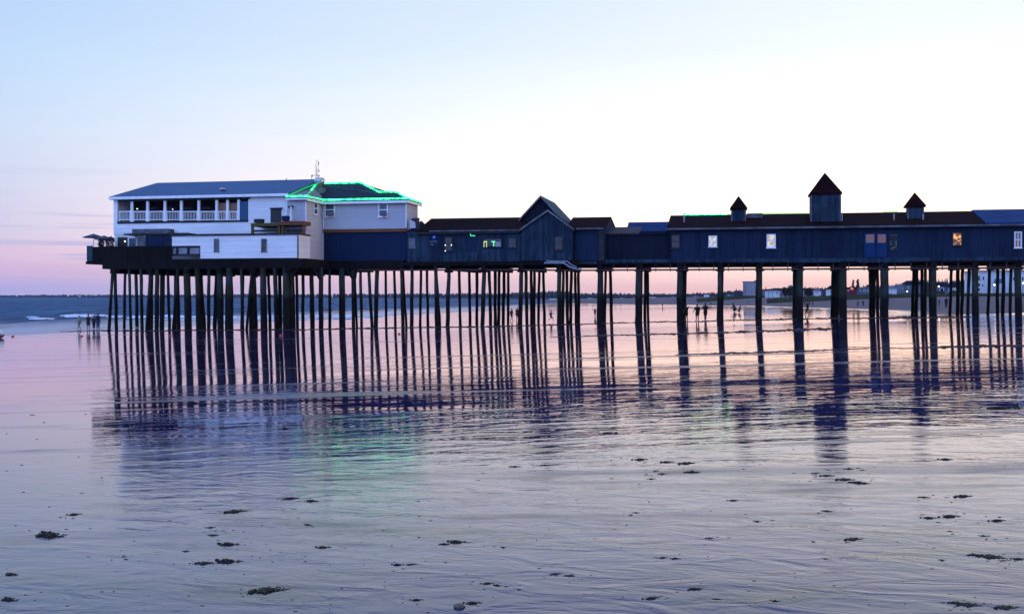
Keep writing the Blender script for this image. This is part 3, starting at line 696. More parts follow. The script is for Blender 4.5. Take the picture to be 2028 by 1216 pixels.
# --- beige house with the green lights
bh = thing('beige_house', 'beige two storey house with a hip roof outlined in green lights', 'building', (X(720, YM), YM, ZF))
YL = YM - 4.5; YBK = YM + 9
xa, xb = X(641, YM), X(805, YM)
ztop = Z(720, 396, YM); zmid = Z(720, 456, YM)
mb = MB(); mb.box(xa, xb, YM, YM + 4.1, zmid + .05, ztop - .02); mb.box(xa + .01, X(755, YM), YM + 4.101, YBK - .5, zmid + .05, ztop - .025); mb.box(X(569, YL), X(606, YL), YL, YBK - .6, 7.47, ztop - .015)
mb.box(X(606, YL) - .02, xa, YM + .01, YBK - .55, 7.43, ztop - .018)
mb.build('upper_wall', M['beige'], bh)
mb = MB(); mb.box(xa, xb - .02, YM + .05, YM + 4.2, 7.43, zmid + .045); mb.build('lower_wall', M['blue_plain'], bh)
mbox('belt_board', 'orange_wood', bh, 640, 806, 453.5, 460, YM - .12, YM - .004)
for a, b, y, za, zb in ((605, 607, YL, 7.5, ztop - .2), (640, 642, YM, zmid + .25, ztop - .3), (803.5, 805.7, YM, zmid + .25, ztop - .3)): MB().box(X(a, y), X(b, y), y - .05, y - .003, za, zb).build('corner_board', M['white_trim'], bh)
ye = YM - .45; yl = YL - .45
L0, L1 = P(566, 387.5, yl), P(607.5, 389.5, yl); zl = L1.z; L0.z = zl
A = Vector((X(641, ye), ye, zl)); B = Vector((X(808, ye), ye, zl))
R0, R1 = P(627, 364.5, YM + 4.2), P(714, 365.2, YM + 4.2); R1.z = R0.z
Wa, Wb = P(751, 381.5, YM + 1.9), P(784, 381.5, YM + 1.9); Wb.z = Wa.z
C = Vector((B.x, YM + 4.6, zl)); Cb = Vector((X(760, YBK), YBK, zl)); Lb = Vector((L0.x, YBK, zl))
def tri_slab(polys, th):
    mb = MB()
    for p in polys: mb.slab(p, th)
    return mb
A2 = Vector((L1.x, ye, zl))
rf = tri_slab([[A2, B, Wb, Wa, R1, R0]], .16); wing = tri_slab([[L0, L1, R0], [L1, A2, R0], [L0, R0, Lb]], .16); wing.build('wing_roof', basic('led_wash_shingle', (.20, .22, .22), (.12, .13, .14), .7, 2.5, spec=.1), bh)  # glow of the light strips put into a paler wing roof colour
rf.slab([B, C, Wb], .16); rf.slab([Wb, C, Cb, R1, Wa], .16); rf.slab([R0, R1, Cb, Lb], .16)
rf = rf.build('hip_roof', basic('hip_shingle', (.016, .028, .045), (.008, .014, .026), .7, 2.5, spec=.1), bh)
mb = MB()                                          # white fascia boards under the eaves
mb.box(A2.x, B.x, ye - .04, ye + .02, zl - .42, zl - .165); mb.box(L0.x, L1.x, yl - .04, yl + .02, zl - .32, zl - .165); mb.box(L1.x - .03, L1.x + .03, yl + .025, ye - .045, zl - .42, zl - .165); mb.box(B.x - .03, B.x + .03, ye + .025, C.y, zl - .42, zl - .165)
mb.build('fascia', M['white_trim'], bh)
mb = MB(); up = Vector((0, -.02, .05))
for pts in ([L0, L1, A2], [A2, B], [L1.lerp(R0, .45), R0], [R0, R1, Wa, Wb, B], [B, C]): mb.tube([p + up for p in pts], .075, 6)
mb.build('light_strip', M['green_led'], bh)
mb = MB(); mb.tube([L0 + up, R0 + up], .04, 6); mb.tube([L1 + up, L1.lerp(R0, .43) + up], .04, 6); mb.build('light_strip', M['green_led_dim'], bh)
for a, b, t, u in ((643.5, 664, 401.5, 430), (749.5, 769, 401.5, 430)):
    w = window(bh, a, b, t, u, YM, bar=.13)
    mbox('air_conditioner', 'grey_trim', w, a + 4, b - 5, 420.5, 427, YM - .5, YM - .095)
# window in the side wall of the left wing, facing right
xs = X(606, YL) + .02; yA, yB2 = YL + 2.0, YL + 3.1; zA, zB = Z(622, 400, YL + 2.5), Z(622, 426, YL + 2.5)
mb = MB(); mb.box(xs, xs + .06, yA, yA + .14, zB, zA); mb.box(xs, xs + .06, yB2 - .14, yB2, zB, zA); mb.box(xs, xs + .06, yA + .14, yB2 - .14, zA - .14, zA); mb.box(xs, xs + .06, yA + .14, yB2 - .14, zB, zB + .14); mb.box(xs, xs + .05, yA + .14, yB2 - .14, (zA + zB) / 2 - .05, (zA + zB) / 2 + .05)
w = mb.build('window', M['white_trim'], bh); mb = MB(); mb.box(xs + .005, xs + .03, yA + .14, yB2 - .14, zB + .14, zA - .14); mb.build('pane', M['glass_blue'], w)

# roof fan and mast
fan = thing('exhaust_fan', 'round galvanised exhaust fan on a curb on the green lit roof', 'roof fan', P(633, 372, YM + 1.6))
c = P(633, 375, YM + 1.6)
mb = MB(); mb.box(c.x - .5, c.x + .5, c.y - .5, c.y + .5, c.z - .5, c.z + .15); mb.build('curb', M['grey_trim'], fan)
mb = MB(); mb.lathe([(.01, 0.15), (.28, .15), (.28, .45), (.52, .5), (.56, 1.05), (.45, 1.2), (.01, 1.22)], c, 16); mb.build('fan_housing', M['metal'], fan)
mast = thing('antenna_mast', 'thin lattice antenna mast with small aerials beside the roof fan', 'antenna', P(626, 362, YM + 2.4))
c = P(626, 362, YM + 2.4); top = P(626, 318, YM + 2.4)
mb = MB(); mb.tube([c - Vector((0, 0, .5)), (c.x, c.y, top.z - .5)], .035, 6); mb.tube([(c.x + .2, c.y, c.z), (c.x + .12, c.y, c.z + 1.5)], .02, 6)
for i in range(5): z = c.z + .2 + i * .28; mb.tube([(c.x, c.y, z), (c.x + .18, c.y, z + .15)], .012, 4)
mb.build('pole', M['grey_trim'], mast)
mb = MB(); mb.tube([P(617, 348, YM + 2.4), P(633, 347.5, YM + 2.4)], .03, 6); mb.tube([P(617, 347, YM + 2.4), P(617, 360, YM + 2.4)], .025, 6); mb.tube([P(625.5, 329, YM + 2.4), P(627, 317, YM + 2.4), P(630, 317, YM + 2.4), P(631, 340, YM + 2.4)], .02, 6); mb.build('crossarm', M['grey_trim'], mast)
for a, b in ((631, 324), (631.5, 339), (618, 349), (631.5, 349)): mb = MB(); p = P(a, b, YM + 2.4); mb.tube([p - Vector((0, 0, .13)), p + Vector((0, 0, .13))], .055, 8); mb.build('aerial', M['grey_trim'], mast)

# --- white restaurant with the balcony
wr = thing('white_restaurant', 'white two storey restaurant with a long balcony and slate blue roof', 'building', (X(400, YN), 106, 7.46))
YW = YM - 3.6
zE = Z(400, 387, YW); zBt = Z(400, 395.5, YW); zBb = Z(400, 441, YW); zLow = Z(400, 463, YW)
xL, xO0, xO1, xE = X(225.5, YW), X(233, YW), X(492, YW), X(569, YW)
mb = MB()
mb.box(xL, xO0, YW, YW + .3, zLow, zE); mb.box(xO0, xO1, YW, YW + .3, zBt, zE); mb.box(xO1, xE, YW, YW + .3, zLow, zE); mb.box(xO0, xO1, YW, YW + .3, zLow, zBb)
mb.box(xL, xL + .3, YW + .3, YBK, zLow, zE); mb.box(xL + .3, xE, YBK - .3, YBK, zLow, zE)
mb.box(xO0, xO1, YW + .3, YW + 3.2, zBb - .35, zBb - .1)
mb.build('upper_wall', M['white_clap'], wr)
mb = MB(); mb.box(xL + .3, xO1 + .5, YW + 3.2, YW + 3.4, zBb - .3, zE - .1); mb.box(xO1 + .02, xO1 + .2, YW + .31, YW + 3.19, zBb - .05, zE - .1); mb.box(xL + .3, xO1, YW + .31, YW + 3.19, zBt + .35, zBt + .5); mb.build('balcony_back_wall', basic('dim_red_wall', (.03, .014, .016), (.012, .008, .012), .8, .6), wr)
mb = MB(); mb.box(xL + .05, xE, YW + .1, YBK - .1, 7.47, zLow - .004); mb.build('lower_wall', M['white_clap'], wr)
ra0, ra1 = Vector((xL - .3, YW - .4, zE)), Vector((xE + .3, YW - .4, zE)); rz = P(311, 362.5, YM + 3.5); ra2 = Vector((X(640, YM + 3.5), YM + 3.5, rz.z)); yb = YM + 10.6
mb = MB(); mb.slab([ra0, ra1, ra2, rz], .16); mb.slab([ra0, rz, (ra0.x, yb, zE)], .16); mb.slab([rz, ra2, (ra1.x, yb, zE), (ra0.x, yb, zE)], .16); mb.build('roof', M['roof_blue'], wr)
mb = MB(); mb.box(ra0.x, ra1.x, YW - .46, YW - .41, zE - .3, zE - .02); mb.box(ra0.x - .03, ra0.x + .03, YW - .40, yb, zE - .3, zE - .165); mb.build('fascia', M['white_trim'], wr)
mb = MB(); mb.box(X(232, YW - .3), X(493, YW - .3), YW - .14, YW - .004, zBt - .05, zBt + .12); mb.build('opening_head', M['dark_trim'], wr)
mb = MB(); mb.box(xO0, xO1, YW - .06, YW + .2, zBb - .005, zBb + .2); mb.build('opening_sill', M['dark_trim'], wr)
posts = [261, 292, 326.5, 359, 393.5, 429, 450.5, 472.5]
for p in posts:
    x = X(p, YW); mb = MB(); mb.box(x - .13, x + .13, YW + .02, YW + .26, zBb + .2, zBt - .01); mb.build('balcony_post', M['white_trim'], wr)
edges = [233] + posts
for a, b in zip(edges, edges[1:]):
    x0, x1 = X(a, YW) + .14, X(b, YW) - .14; zt, zb = Z(a, 418.5, YW), Z(a, 436.5, YW)
    mb = MB(); mb.box(x0, x1, YW + .06, YW + .16, zt - .1, zt); mb.box(x0, x1, YW + .06, YW + .16, zb, zb + .08)
    for e in (x0, x1 - .08): mb.box(e, e + .08, YW + .055, YW + .165, zb - .12, zt + .02)
    n = max(4, int((x1 - x0) / .17))
    for i in range(1, n): xx = x0 + (x1 - x0) * i / n; mb.box(xx - .02, xx + .02, YW + .09, YW + .13, zb + .08, zt - .1)
    mb.build('railing', M['white_trim'], wr)
mbox('shutter', 'roof_blue', wr, 474, 491.5, 399, 439, YW + .05, YW + .2)
mbox('opening_pane', 'glass_blue', wr, 237, 247, 401, 437, YW + 3.0, YW + 3.15)
for a, b in ((431, 448.5), (452, 471)): mbox('curtain', 'curtain', wr, a, b, 402, 438, YW + 1.2, YW + 1.26) if 'curtain' in M else None
M['curtain'] = basic('tan_curtain', (.34, .18, .12), (.26, .14, .10), .9, 2)
for a, b in ((431, 448.5), (452, 471)): mbox('curtain', 'curtain', wr, a, b, 402, 438, YW + .6, YW + .66)
for a, t in ((342, 414.5), (272, 414)): mb = MB(); mb.blob(P(a, t, YW + 1.5), (.06, .05, .05), 2, .05); mb.build('balcony_lamp', M['lamp'], wr)
for k, a in enumerate((305, 340, 373, 412)):
    mb = MB(); p = P(a, 414, YW + 1.8); mb.lathe([(.04, -1.6), (.04, 0), (.75, -.08), (.4, .12), (.03, .3)], p, 10); mb.build('table_parasol', M['canvas'], wr)
dr = mbox('door', 'black', wr, 536, 557, 414, 441, YW - .06, YW - .004); mbox('door_hood', 'dark_trim', dr, 534.5, 559, 411.5, 414, YW - .2, YW - .065)
mbox('wall_vent', 'dark_trim', wr, 574, 579, 407, 411, YL - .35, YL - .06)
# roof fittings
mb = MB(); p = P(441, 378, YW + 1.6); mb.lathe([(.12, -.3), (.12, .05), (.34, .1), (.3, .25), (.02, .33)], p, 12); mb.build('roof_vent', M['metal'], wr)
for a, t, u, y in ((551, 367, 379, YW + 2.4), (567, 353, 364, YM + 3.4)): mb = MB(); mb.tube([P(a, u, y) - Vector((0, 0, .2)), P(a, t, y)], .05, 8); mb.build('vent_pipe', M['pipe'], wr)

# lower front: terrace openings, awning, dark screen
mbox('dark_opening', 'black', wr, 233, 252, 470, 489, YW + .02, YW + .095); mb = MB(); mb.blob(P(247.5, 478, YW - .1), (.06, .05, .07), 2, .1); mb.build('wall_lamp', M['lamp'], wr)
dd = mbox('door', 'glass_blue', wr, 256, 268, 472, 492, YW + .02, YW + .094)
mbox('awning', 'grey_trim', wr, 262, 334, 453.5, 462, YW - 1.2, YW - .01)
mbox('canopy_edge', 'dark_trim', wr, 245, 372, 462, 465, YW - 1.9, YW - .02)
ts = thing('terrace_screen', 'grey and dark blue wind screen on the terrace left of the white annex', 'screen', P(305, 490, YN + .5))
mbox('screen_panel', 'blue_plain', ts, 289, 326, 468, 489, YN + .6, YN + .66); mbox('screen_panel', 'grey_trim', ts, 272, 288.5, 467, 489, YN + .6, YN + .66); mbox('screen_panel', 'blue_weathered', ts, 326.5, 339, 467, 489, YN + .6, YN + .66)
mbox('screen_post', 'dark_trim', ts, 337.5, 340.5, 465, 489, YN + .5, YN + .59)
tr = thing('terrace_wall', 'black boarded terrace parapet along the seaward end of the pier', 'parapet', P(270, 510, YN))
mbox('front_boards', 'black_wood', tr, 200, 340, 487.5, 515, YN - .1, YN + .02)
mbox('end_boards', 'green_wood2', tr, 0, 1, 0, 1, 1, 2) if 'green_wood2' in M else None
M['teal_boards'] = boards('teal_boards', (.030, .055, .075), (.015, .028, .042), 'Z', .3)
mbox('corner_boards', 'teal_boards', tr, 172, 183, 487, 517, YN - .12, YN + .02); mbox('side_boards', 'black_wood', tr, 183.2, 199.8, 489, 517, YN - .1, YN + .02)
mb = MB(); mb.box(X(172, YN), X(172, YN) + .12, YN + .03, YB - 2.1, 7.31, Z(175, 489, YN)); mb.build('end_boards', M['teal_boards'], tr)

# white annex in front
an = thing('white_annex', 'low white flat roofed annex in front of the restaurant with two narrow windows', 'building', (X(470, YN), YN, 7.46))
YA = YN + .0
mb = MB(); zt = Z(470, 466.5, YA); mb.box(X(397, YA), X(591, YA), YA, YW + .09, 7.47, zt); mb.box(X(341, YA), X(397, YA) - .003, YA, YW + .09, Z(370, 487, YA), zt); mb.build('wall', M['white_clap'], an)
mb = MB(); mb.box(X(340, YA), X(592, YA), YA - .15, YW + .08, zt + .003, zt + .16); mb.build('roof', M['dark_trim'], an)
mb = MB(); mb.box(X(590, YA) - .05, X(591, YA) + .03, YA - .03, YA - .003, 7.48, zt - .02); mb.build('downpipe', M['dark_trim'], an)
for a, b in ((424.5, 434), (518, 528.5)): window(an, a, b, 473, 498, YA, frame='grey_trim', pane='glass_blue' if a < 500 else 'glass_dark', bar=.07)
gt = mbox('undercroft', 'black', an, 341, 396, 488.5, 507, YA + .3, YA + .4)
for a, b in ((342.5, 347), (354, 369), (376, 394)):
    mb = MB(); n = int((b - a) / 1.6); z0, z1 = Z(a, 503, YA), Z(a, 491.5, YA)
    for i in range(n + 1): x = X(a + (b - a) * i / n, YA); mb.box(x - .035, x + .035, YA + .1, YA + .14, z0, z1)
    mb.box(X(a, YA), X(b, YA), YA + .145, YA + .18, z1 - .08, z1); mb.box(X(a, YA), X(b, YA), YA + .145, YA + .18, z0, z0 + .08)
    mb.build('lattice_panel', M['pipe'], an)
mbox('skirt', 'dark_trim', an, 397, 591, 511.5, 517, YA - .06, YA - .31 + .3)

# wooden landing above the annex
ld = thing('wooden_landing', 'mossy orange timber landing on short posts above the white annex', 'landing', P(550, 447, YA + .4))
mbox('platform', 'green_wood', ld, 497, 553, 442, 448, YA + .3, YW - .02); mbox('platform', 'orange_wood', ld, 553.2, 603, 438.5, 446, YA + .3, YL - .06)
for a, t in ((499.5, 448), (552.5, 448), (560, 446), (601, 446)): mbox('post', 'green_wood' if a < 540 or a == 560 else 'orange_wood', ld, a - 2, a + 2, t, 463.2, YA + .4, YA + .65)
mbox('cross_beam', 'roof_teal', ld, 503, 600, 455, 459, YA + 1.4, YA + 1.5)
for a, b, t, u, nm, mt, lab in ((503, 518.5, 434.5, 441.5, 'equipment_box', 'dark_trim', 'dark equipment box on the left end of the timber landing'), (558, 569, 428.5, 438, 'equipment_box', 'blue_plain', 'navy blue box standing beside the black door on the landing')):
    t_ = thing(nm, lab, 'box', P((a + b) / 2, u, YA + 1)); mbox('case', mt, t_, a, b, t, u - .2, YA + .8, YA + 1.5); mbox('lid', 'black', t_, a - .4, b + .4, t - .7, t - .05, YA + .77, YA + 1.53)
vt = thing('vent_stack', 'curved pale vent pipe standing on the landing by the beige wall', 'vent', P(576, 438, YA + 1.2))
mb = MB(); mb.tube([P(a, b, YA + 1.2) for a, b in ((577, 438), (577, 432), (576, 420), (577, 412), (574, 409.5))], [.3, .22, .12, .12, .12], 8); mb.build('stack', M['metal'], vt)
mb = MB(); mb.blob(P(573.5, 410, YA + 1.2), (.2, .14, .15), 1, .1); mb.build('cowl', M['dark_trim'], vt)

# parasols and plants on the terrace
def parasol(px, pt, half, pole_to, Y, lab):
    c = P(px, pt, Y); t_ = thing('patio_parasol', lab, 'parasol', (c.x, c.y, 7.35), 'parasols on the terrace'); h = half * Y / FPX
    mb = MB(); n = 8; vs = [(c.x, c.y, c.z)]; 
    for k in range(n): a = 2 * math.pi * (k + .5) / n; vs.append((c.x + h * 1.08 * math.cos(a), c.y + h * 1.08 * math.sin(a), c.z - .36))
    mb.add(vs + [(v[0], v[1], v[2] - .10) for v in vs[1:]], [(0, k + 1, (k + 1) % n + 1) for k in range(n)] + [(k + 1, (k + 1) % n + 1, (k + 1) % n + 1 + n, k + 1 + n) for k in range(n)])
    mb.build('canopy', M['canvas'], t_)
    mb = MB(); mb.tube([(c.x, c.y, 7.3), (c.x, c.y, c.z)], .03, 6); mb.build('pole', M['grey_trim'], t_)
    mb = MB()
    for k in range(n): mb.tube([(c.x, c.y, c.z - .12), Vector(vs[k + 1]) + Vector((0, 0, -.04))], .015, 4)
    mb.build('ribs', M['grey_trim'], t_)
parasol(185, 463, 21, 488, YN + 3, 'flat open parasol furthest out over the end of the terrace')
parasol(206, 466.5, 19, 488, YN + 1.8, 'dark open parasol in the middle of the terrace trio')
parasol(219, 468.5, 17, 488, YN + 4.4, 'dark parasol closest to the white restaurant wall')
def leaf_cloud(mb, c, r, n, size, seed):
    rnd = random.Random(seed)
    for i in range(n):
        while True:
            q = Vector((rnd.uniform(-1, 1), rnd.uniform(-1, 1), rnd.uniform(-1, 1)))
            if q.length < 1 and mnoise.noise(q * 2.1 + Vector((seed, 0, 0))) > -.12 and q.length > .25: break
        p = Vector((c[0] + q.x * r[0], c[1] + q.y * r[1], c[2] + q.z * r[2])); s = size * rnd.uniform(.6, 1.3)
        a = Vector((rnd.gauss(0, 1), rnd.gauss(0, 1), rnd.gauss(0, 1))).normalized(); b = a.orthogonal().normalized()
        mb.add([p - a * s, p + b * s * .6, p + a * s, p - b * s * .6], [(0, 1, 2, 3)])
for i, (a, t, w_, h_, lab) in enumerate(((200, 484, .34, .62, 'narrow dark bushy planter shrub under the outer parasols'), (218, 482, .5, .75, 'wider dark bushy planter shrub beside the restaurant wall'))):
    p = P(a, t, YN + 1.0); t_ = thing('planter_shrub', lab, 'plant', (p.x, p.y, 7.4), 'shrubs on the terrace')
    mb = MB(); leaf_cloud(mb, (p.x, p.y, p.z), (w_, w_, h_), 260, .10, i + 3); mb.build('foliage', M['leaf'], t_)
    mb = MB(); mb.lathe([(.2, 7.46 - p.z), (.28, 8.0 - p.z), (.24, 8.0 - p.z), (.02, 7.95 - p.z)], p, 10); mb.build('pot', M['dark_trim'], t_)

# ------------------------------------------------------------------ surf
def foam_strip(name, pts, wpx, seed, zoff=.06):
    rnd = random.Random(seed); mb = MB()
    for (a, b) in zip(pts, pts[1:]):
        n = max(2, int(abs(b[0] - a[0]) / 2.2))
        for i in range(n):
            t = (i + rnd.random()) / n; px = a[0] + (b[0] - a[0]) * t; py = a[1] + (b[1] - a[1]) * t + rnd.gauss(0, wpx * .22) + 1.5 * mnoise.noise(Vector((px * .04, seed, 3)))
            if mnoise.noise(Vector((px * .03, seed * 5, 0))) < -.05: continue
            p = G(px, py); s = rnd.uniform(.5, 1.5)
            mb.blob((p.x, p.y, max(p.z, 0) + zoff), (1.3 * s, .6 * s, .12 * s * wpx / 3), rnd.random() * 50, .5, 1)
    o = mb.build(name, M['foam']); o['kind'] = 'structure'
foam_strip('surf', [(50, 629), (70, 628)], 3, 1); foam_strip('surf', [(66, 632.5), (96, 632)], 3, 2)
foam_strip('surf', [(126, 626), (205, 627)], 5, 3); foam_strip('surf', [(222, 629), (300, 628), (420, 629), (520, 630)], 4, 4); foam_strip('surf', [(520, 628), (660, 627), (760, 625)], 3.5, 5)
foam_strip('surf', [(300, 634), (520, 633), (700, 631)], 1.5, 6); foam_strip('surf', [(760, 622), (860, 619), (960, 611)], 1.8, 7)

# ------------------------------------------------------------------ wrack lines and kelp on the flats
def wrack(pts, wpx, seed, dens=1.0):
    rnd = random.Random(seed); mb = MB()
    for (a, b) in zip(pts, pts[1:]):
        n = max(3, int(abs(b[0] - a[0]) * .55 * dens))
        for i in range(n):
            t = (i + rnd.random()) / n; px = a[0] + (b[0] - a[0]) * t
            wob = mnoise.noise(Vector((px * .012, seed, 0))) * wpx * .5
            wl = wpx * (a[2] + (b[2] - a[2]) * t) * max(.25, 1 + .9 * mnoise.noise(Vector((px * .05, seed * 2, 5))))
            p = G(px, a[1] + (b[1] - a[1]) * t + wob + rnd.gauss(0, wl * .22)); d = p.y
            k = d / FPX
            mb.blob((p.x, p.y, p.z), (rnd.uniform(1.5, 4.5) * k, rnd.uniform(.5, 1.2) * wl * k * 6, wl * k * .55 + .004), rnd.random() * 60, .6, 1)
    o = mb.build('wrack_line', M['wrack']); o['kind'] = 'stuff'; return o
def stuff(o, label, cat): o['label'] = label; o['category'] = cat
stuff(wrack([(120, 657, .5), (205, 655.5, .8), (600, 653, 1), (800, 649, 1), (1000, 646.5, 1), (1100, 643.5, 1), (1300, 638, .8), (1500, 634, .9), (1640, 631, 1.2), (1760, 630, 1.3), (1930, 628, 1)], 2.0, 11), 'thin dark ridge of damp sand running along the foot of the piles', 'sand ridge')
stuff(wrack([(1090, 668, .5), (1230, 664, .8), (1400, 660, 1), (1540, 655, 1.3), (1645, 651.5, 1.6)], 2.4, 12), 'dark clumpy wrack line just in front of the slender right hand piles', 'sand ridge')
stuff(wrack([(1340, 703, .3), (1430, 700, .9), (1500, 698.5, 1.3), (1575, 696, 1), (1720, 690, .4)], 2.2, 13), 'short dark wrack line lying lower down across the pile reflections', 'sand ridge')
stuff(wrack([(1680, 688, .3), (1800, 690, .5), (1900, 686.5, 1.3), (2060, 684, 1.3)], 2.4, 14), 'dark wrack line reaching the right edge below the last piles', 'sand ridge')

def kelp_proto(seed, mat, flat=.28, stone=False, n=26):
    rnd = random.Random(seed); mb = MB()
    for i in range(n):
        r = abs(rnd.gauss(0, .22)); a = rnd.uniform(0, 2 * math.pi); x, y = r * math.cos(a) * 1.5, r * math.sin(a) * .9
        s = rnd.uniform(.05, .13) * (1 - r * .7); mb.blob((x, y, max(.02, (.18 - r * .4)) * flat), (s * 1.3, s, s * .65), seed * 9 + i, .7, 1, 2.2)
    for i in range(14):
        a = rnd.uniform(0, 6.28); x, y = rnd.gauss(0, .3), rnd.gauss(0, .12); pts = []
        for k in range(5): pts.append((x, y, .015 + .05 * math.sin(k * 1.3) ** 2 * (1 - k / 5))); x += .1 * math.cos(a); y += .06 * math.sin(a); a += rnd.gauss(0, .5)
        mb.tube(pts, [.012, .016, .014, .010, .004], 4)
    mb.blob((0, 0, 0), (.46, .22, .025), seed + 40, .6, 2, 2.6)
    for i in range(150):                      # short leathery fronds
        r = abs(rnd.gauss(0, .26)); a = rnd.uniform(0, 6.28); x, y = r * math.cos(a) * 1.5, r * math.sin(a) * .9; z = max(.01, (.17 - r * .35) * flat * 1.6) + rnd.uniform(0, .03)
        d = Vector((rnd.gauss(0, 1), rnd.gauss(0, .7), rnd.gauss(0, .25))).normalized() * rnd.uniform(.04, .12); w_ = Vector((-d.y, d.x, rnd.gauss(0, .03))).normalized() * rnd.uniform(.008, .02)
        p = Vector((x, y, z)); mb.add([p - w_, p + w_, p + d * .6 + w_ * 1.4, p + d, p + d * .6 - w_ * 1.4], [(0, 1, 2, 3, 4)])
    return mb
protos = []
KL = []
kelps = [(98, 1060, 60, 'twin mound'), (147, 1019, 22, ''), (24, 1139, 30, ''), (18, 1188, 34, ''), (405, 1115, 36, ''), (450, 1113, 46, ''), (465, 1014, 40, ''), (418, 1046, 16, ''), (423, 1060, 20, ''), (452, 1079, 38, ''),
         (575, 988, 32, ''), (617, 992, 30, ''), (528, 1169, 66, ''), (368, 1092, 14, ''), (250, 1108, 10, ''), (788, 1119, 22, ''), (815, 1118, 20, ''), (905, 1074, 34, ''), (880, 1079, 22, ''), (997, 1084, 12, ''),
         (965, 1157, 22, ''), (985, 1161, 18, ''), (1003, 1162, 10, ''), (936, 1195, 30, ''), (825, 1189, 22, ''), (1100, 1137, 24, ''), (1128, 1142, 20, ''), (1312, 1106, 18, ''), (1338, 1106, 18, ''), (1290, 1186, 28, ''), (1376, 1168, 28, ''),
         (1268, 911, 26, ''), (1320, 916, 26, ''), (1358, 918, 34, ''), (1312, 939, 18, ''), (1290, 949, 14, ''), (1370, 936, 30, ''), (1452, 991, 18, ''), (1682, 929, 16, ''), (1708, 931, 12, ''), (1615, 938, 18, ''), (1636, 943, 26, ''), (1672, 950, 34, ''), (1700, 957, 36, ''),
         (1873, 910, 22, ''), (1975, 809, 34, ''), (2012, 807, 30, ''), (1638, 1012, 20, ''), (1840, 1026, 24, ''), (1880, 1024, 32, ''), (1975, 1032, 26, ''), (1881, 1053, 10, ''), (1688, 1069, 34, ''), (1865, 1110, 12, ''), (1928, 1099, 24, ''), (1962, 1103, 44, ''), (1988, 1111, 12, ''), (2018, 1108, 22, ''),
         (1890, 1194, 26, ''), (1918, 1198, 40, ''), (1990, 1204, 40, ''), (1405, 1067, 18, ''), (565, 849, 22, ''), (1948, 1062, 14, ''), (1500, 1034, 14, ''), (1020, 925, 22, ''), (1080, 922, 20, ''), (1635, 1108, 12, ''), (1420, 1187, 16, ''), (1535, 1192, 16, ''), (1260, 1016, 12, ''), (610, 1040, 16, ''), (640, 1084, 26, ''), (1830, 985, 20, ''), (1905, 984, 34, '')]
PM = [kelp_proto(1, 'kelp').build('seaweed_clump', M['kelp']), kelp_proto(2, 'kelp', .2).build('seaweed_clump', M['kelp_green']), kelp_proto(3, 'kelp', .34).build('seaweed_clump', M['kelp']), kelp_proto(5, 'kelp', .2, n=16).build('seaweed_clump', M['kelp_red'])]
used = [False] * 4
def horiz(px): return ('far left' if px < 300 else 'left' if px < 720 else 'middle' if px < 1300 else 'right' if px < 1750 else 'far right')
def depthw(py): return ('under the pier reflection' if py < 960 else 'halfway down the wet sand' if py < 1070 else 'close to the camera' if py < 1150 else 'at the very bottom of the view')
cnt = {}
for (px, py, w_, _) in kelps:
    i = 3 if (px, py) in ((575, 988), (617, 992), (1912, 0)) else random.choice((0, 1, 2)); p = G(px, py); k = w_ * (p - CAM).length / FPX
    if not used[i]: o = PM[i]; used[i] = True
    else: o = PM[i].copy(); COL.objects.link(o)
    o.location = p; o.scale = (k * .86, k * .74, k * .8); o.rotation_euler = (0, 0, random.uniform(-.5, .5))
    kd = 'large' if w_ >= 40 else 'medium' if w_ >= 22 else 'small'
    col = ('dark brown', 'olive green', 'dark brown', 'reddish')[i]
    KL.append((o, kd, col, px, py))
for o, kd, col, px, py in KL:
    near = sorted(((a - px) ** 2 + (b - py) ** 2, o2) for o2, _, _, a, b in [(q[0], 0, 0, q[3], q[4]) for q in KL] if o2 is not o) if False else None
    base = f'{kd} {col} seaweed clump {depthw(py)}, {horiz(px)} part of the photo'
    cnt.setdefault(base, []).append((px, o))
for base, lst in cnt.items():
    lst.sort(key=lambda q: q[0]); n = len(lst)
    for i, (px, o) in enumerate(lst):
        lab = base if n == 1 else base + ', ' + ({0: 'leftmost', n - 1: 'rightmost'}.get(i, ('second', 'third', 'fourth', 'fifth', 'sixth', 'seventh')[min(i - 1, 5)] + ' from left')) + ' of ' + ('two' if n == 2 else 'three' if n == 3 else 'four' if n == 4 else 'several')
        words = lab.split()
        setp(o, ' '.join(words[:16]), 'seaweed', 'seaweed clumps on the wet sand')
mb = MB(); p = G(909, 1202); k = 22 * (p - CAM).length / FPX; mb.blob((p.x, p.y, p.z + k * .06), (k * .52, k * .42, k * .26), 4, .35, 2)
setp(mb.build('stone', M['stone']), 'smooth rounded pale brown stone beside seaweed at the bottom of the view', 'stone')
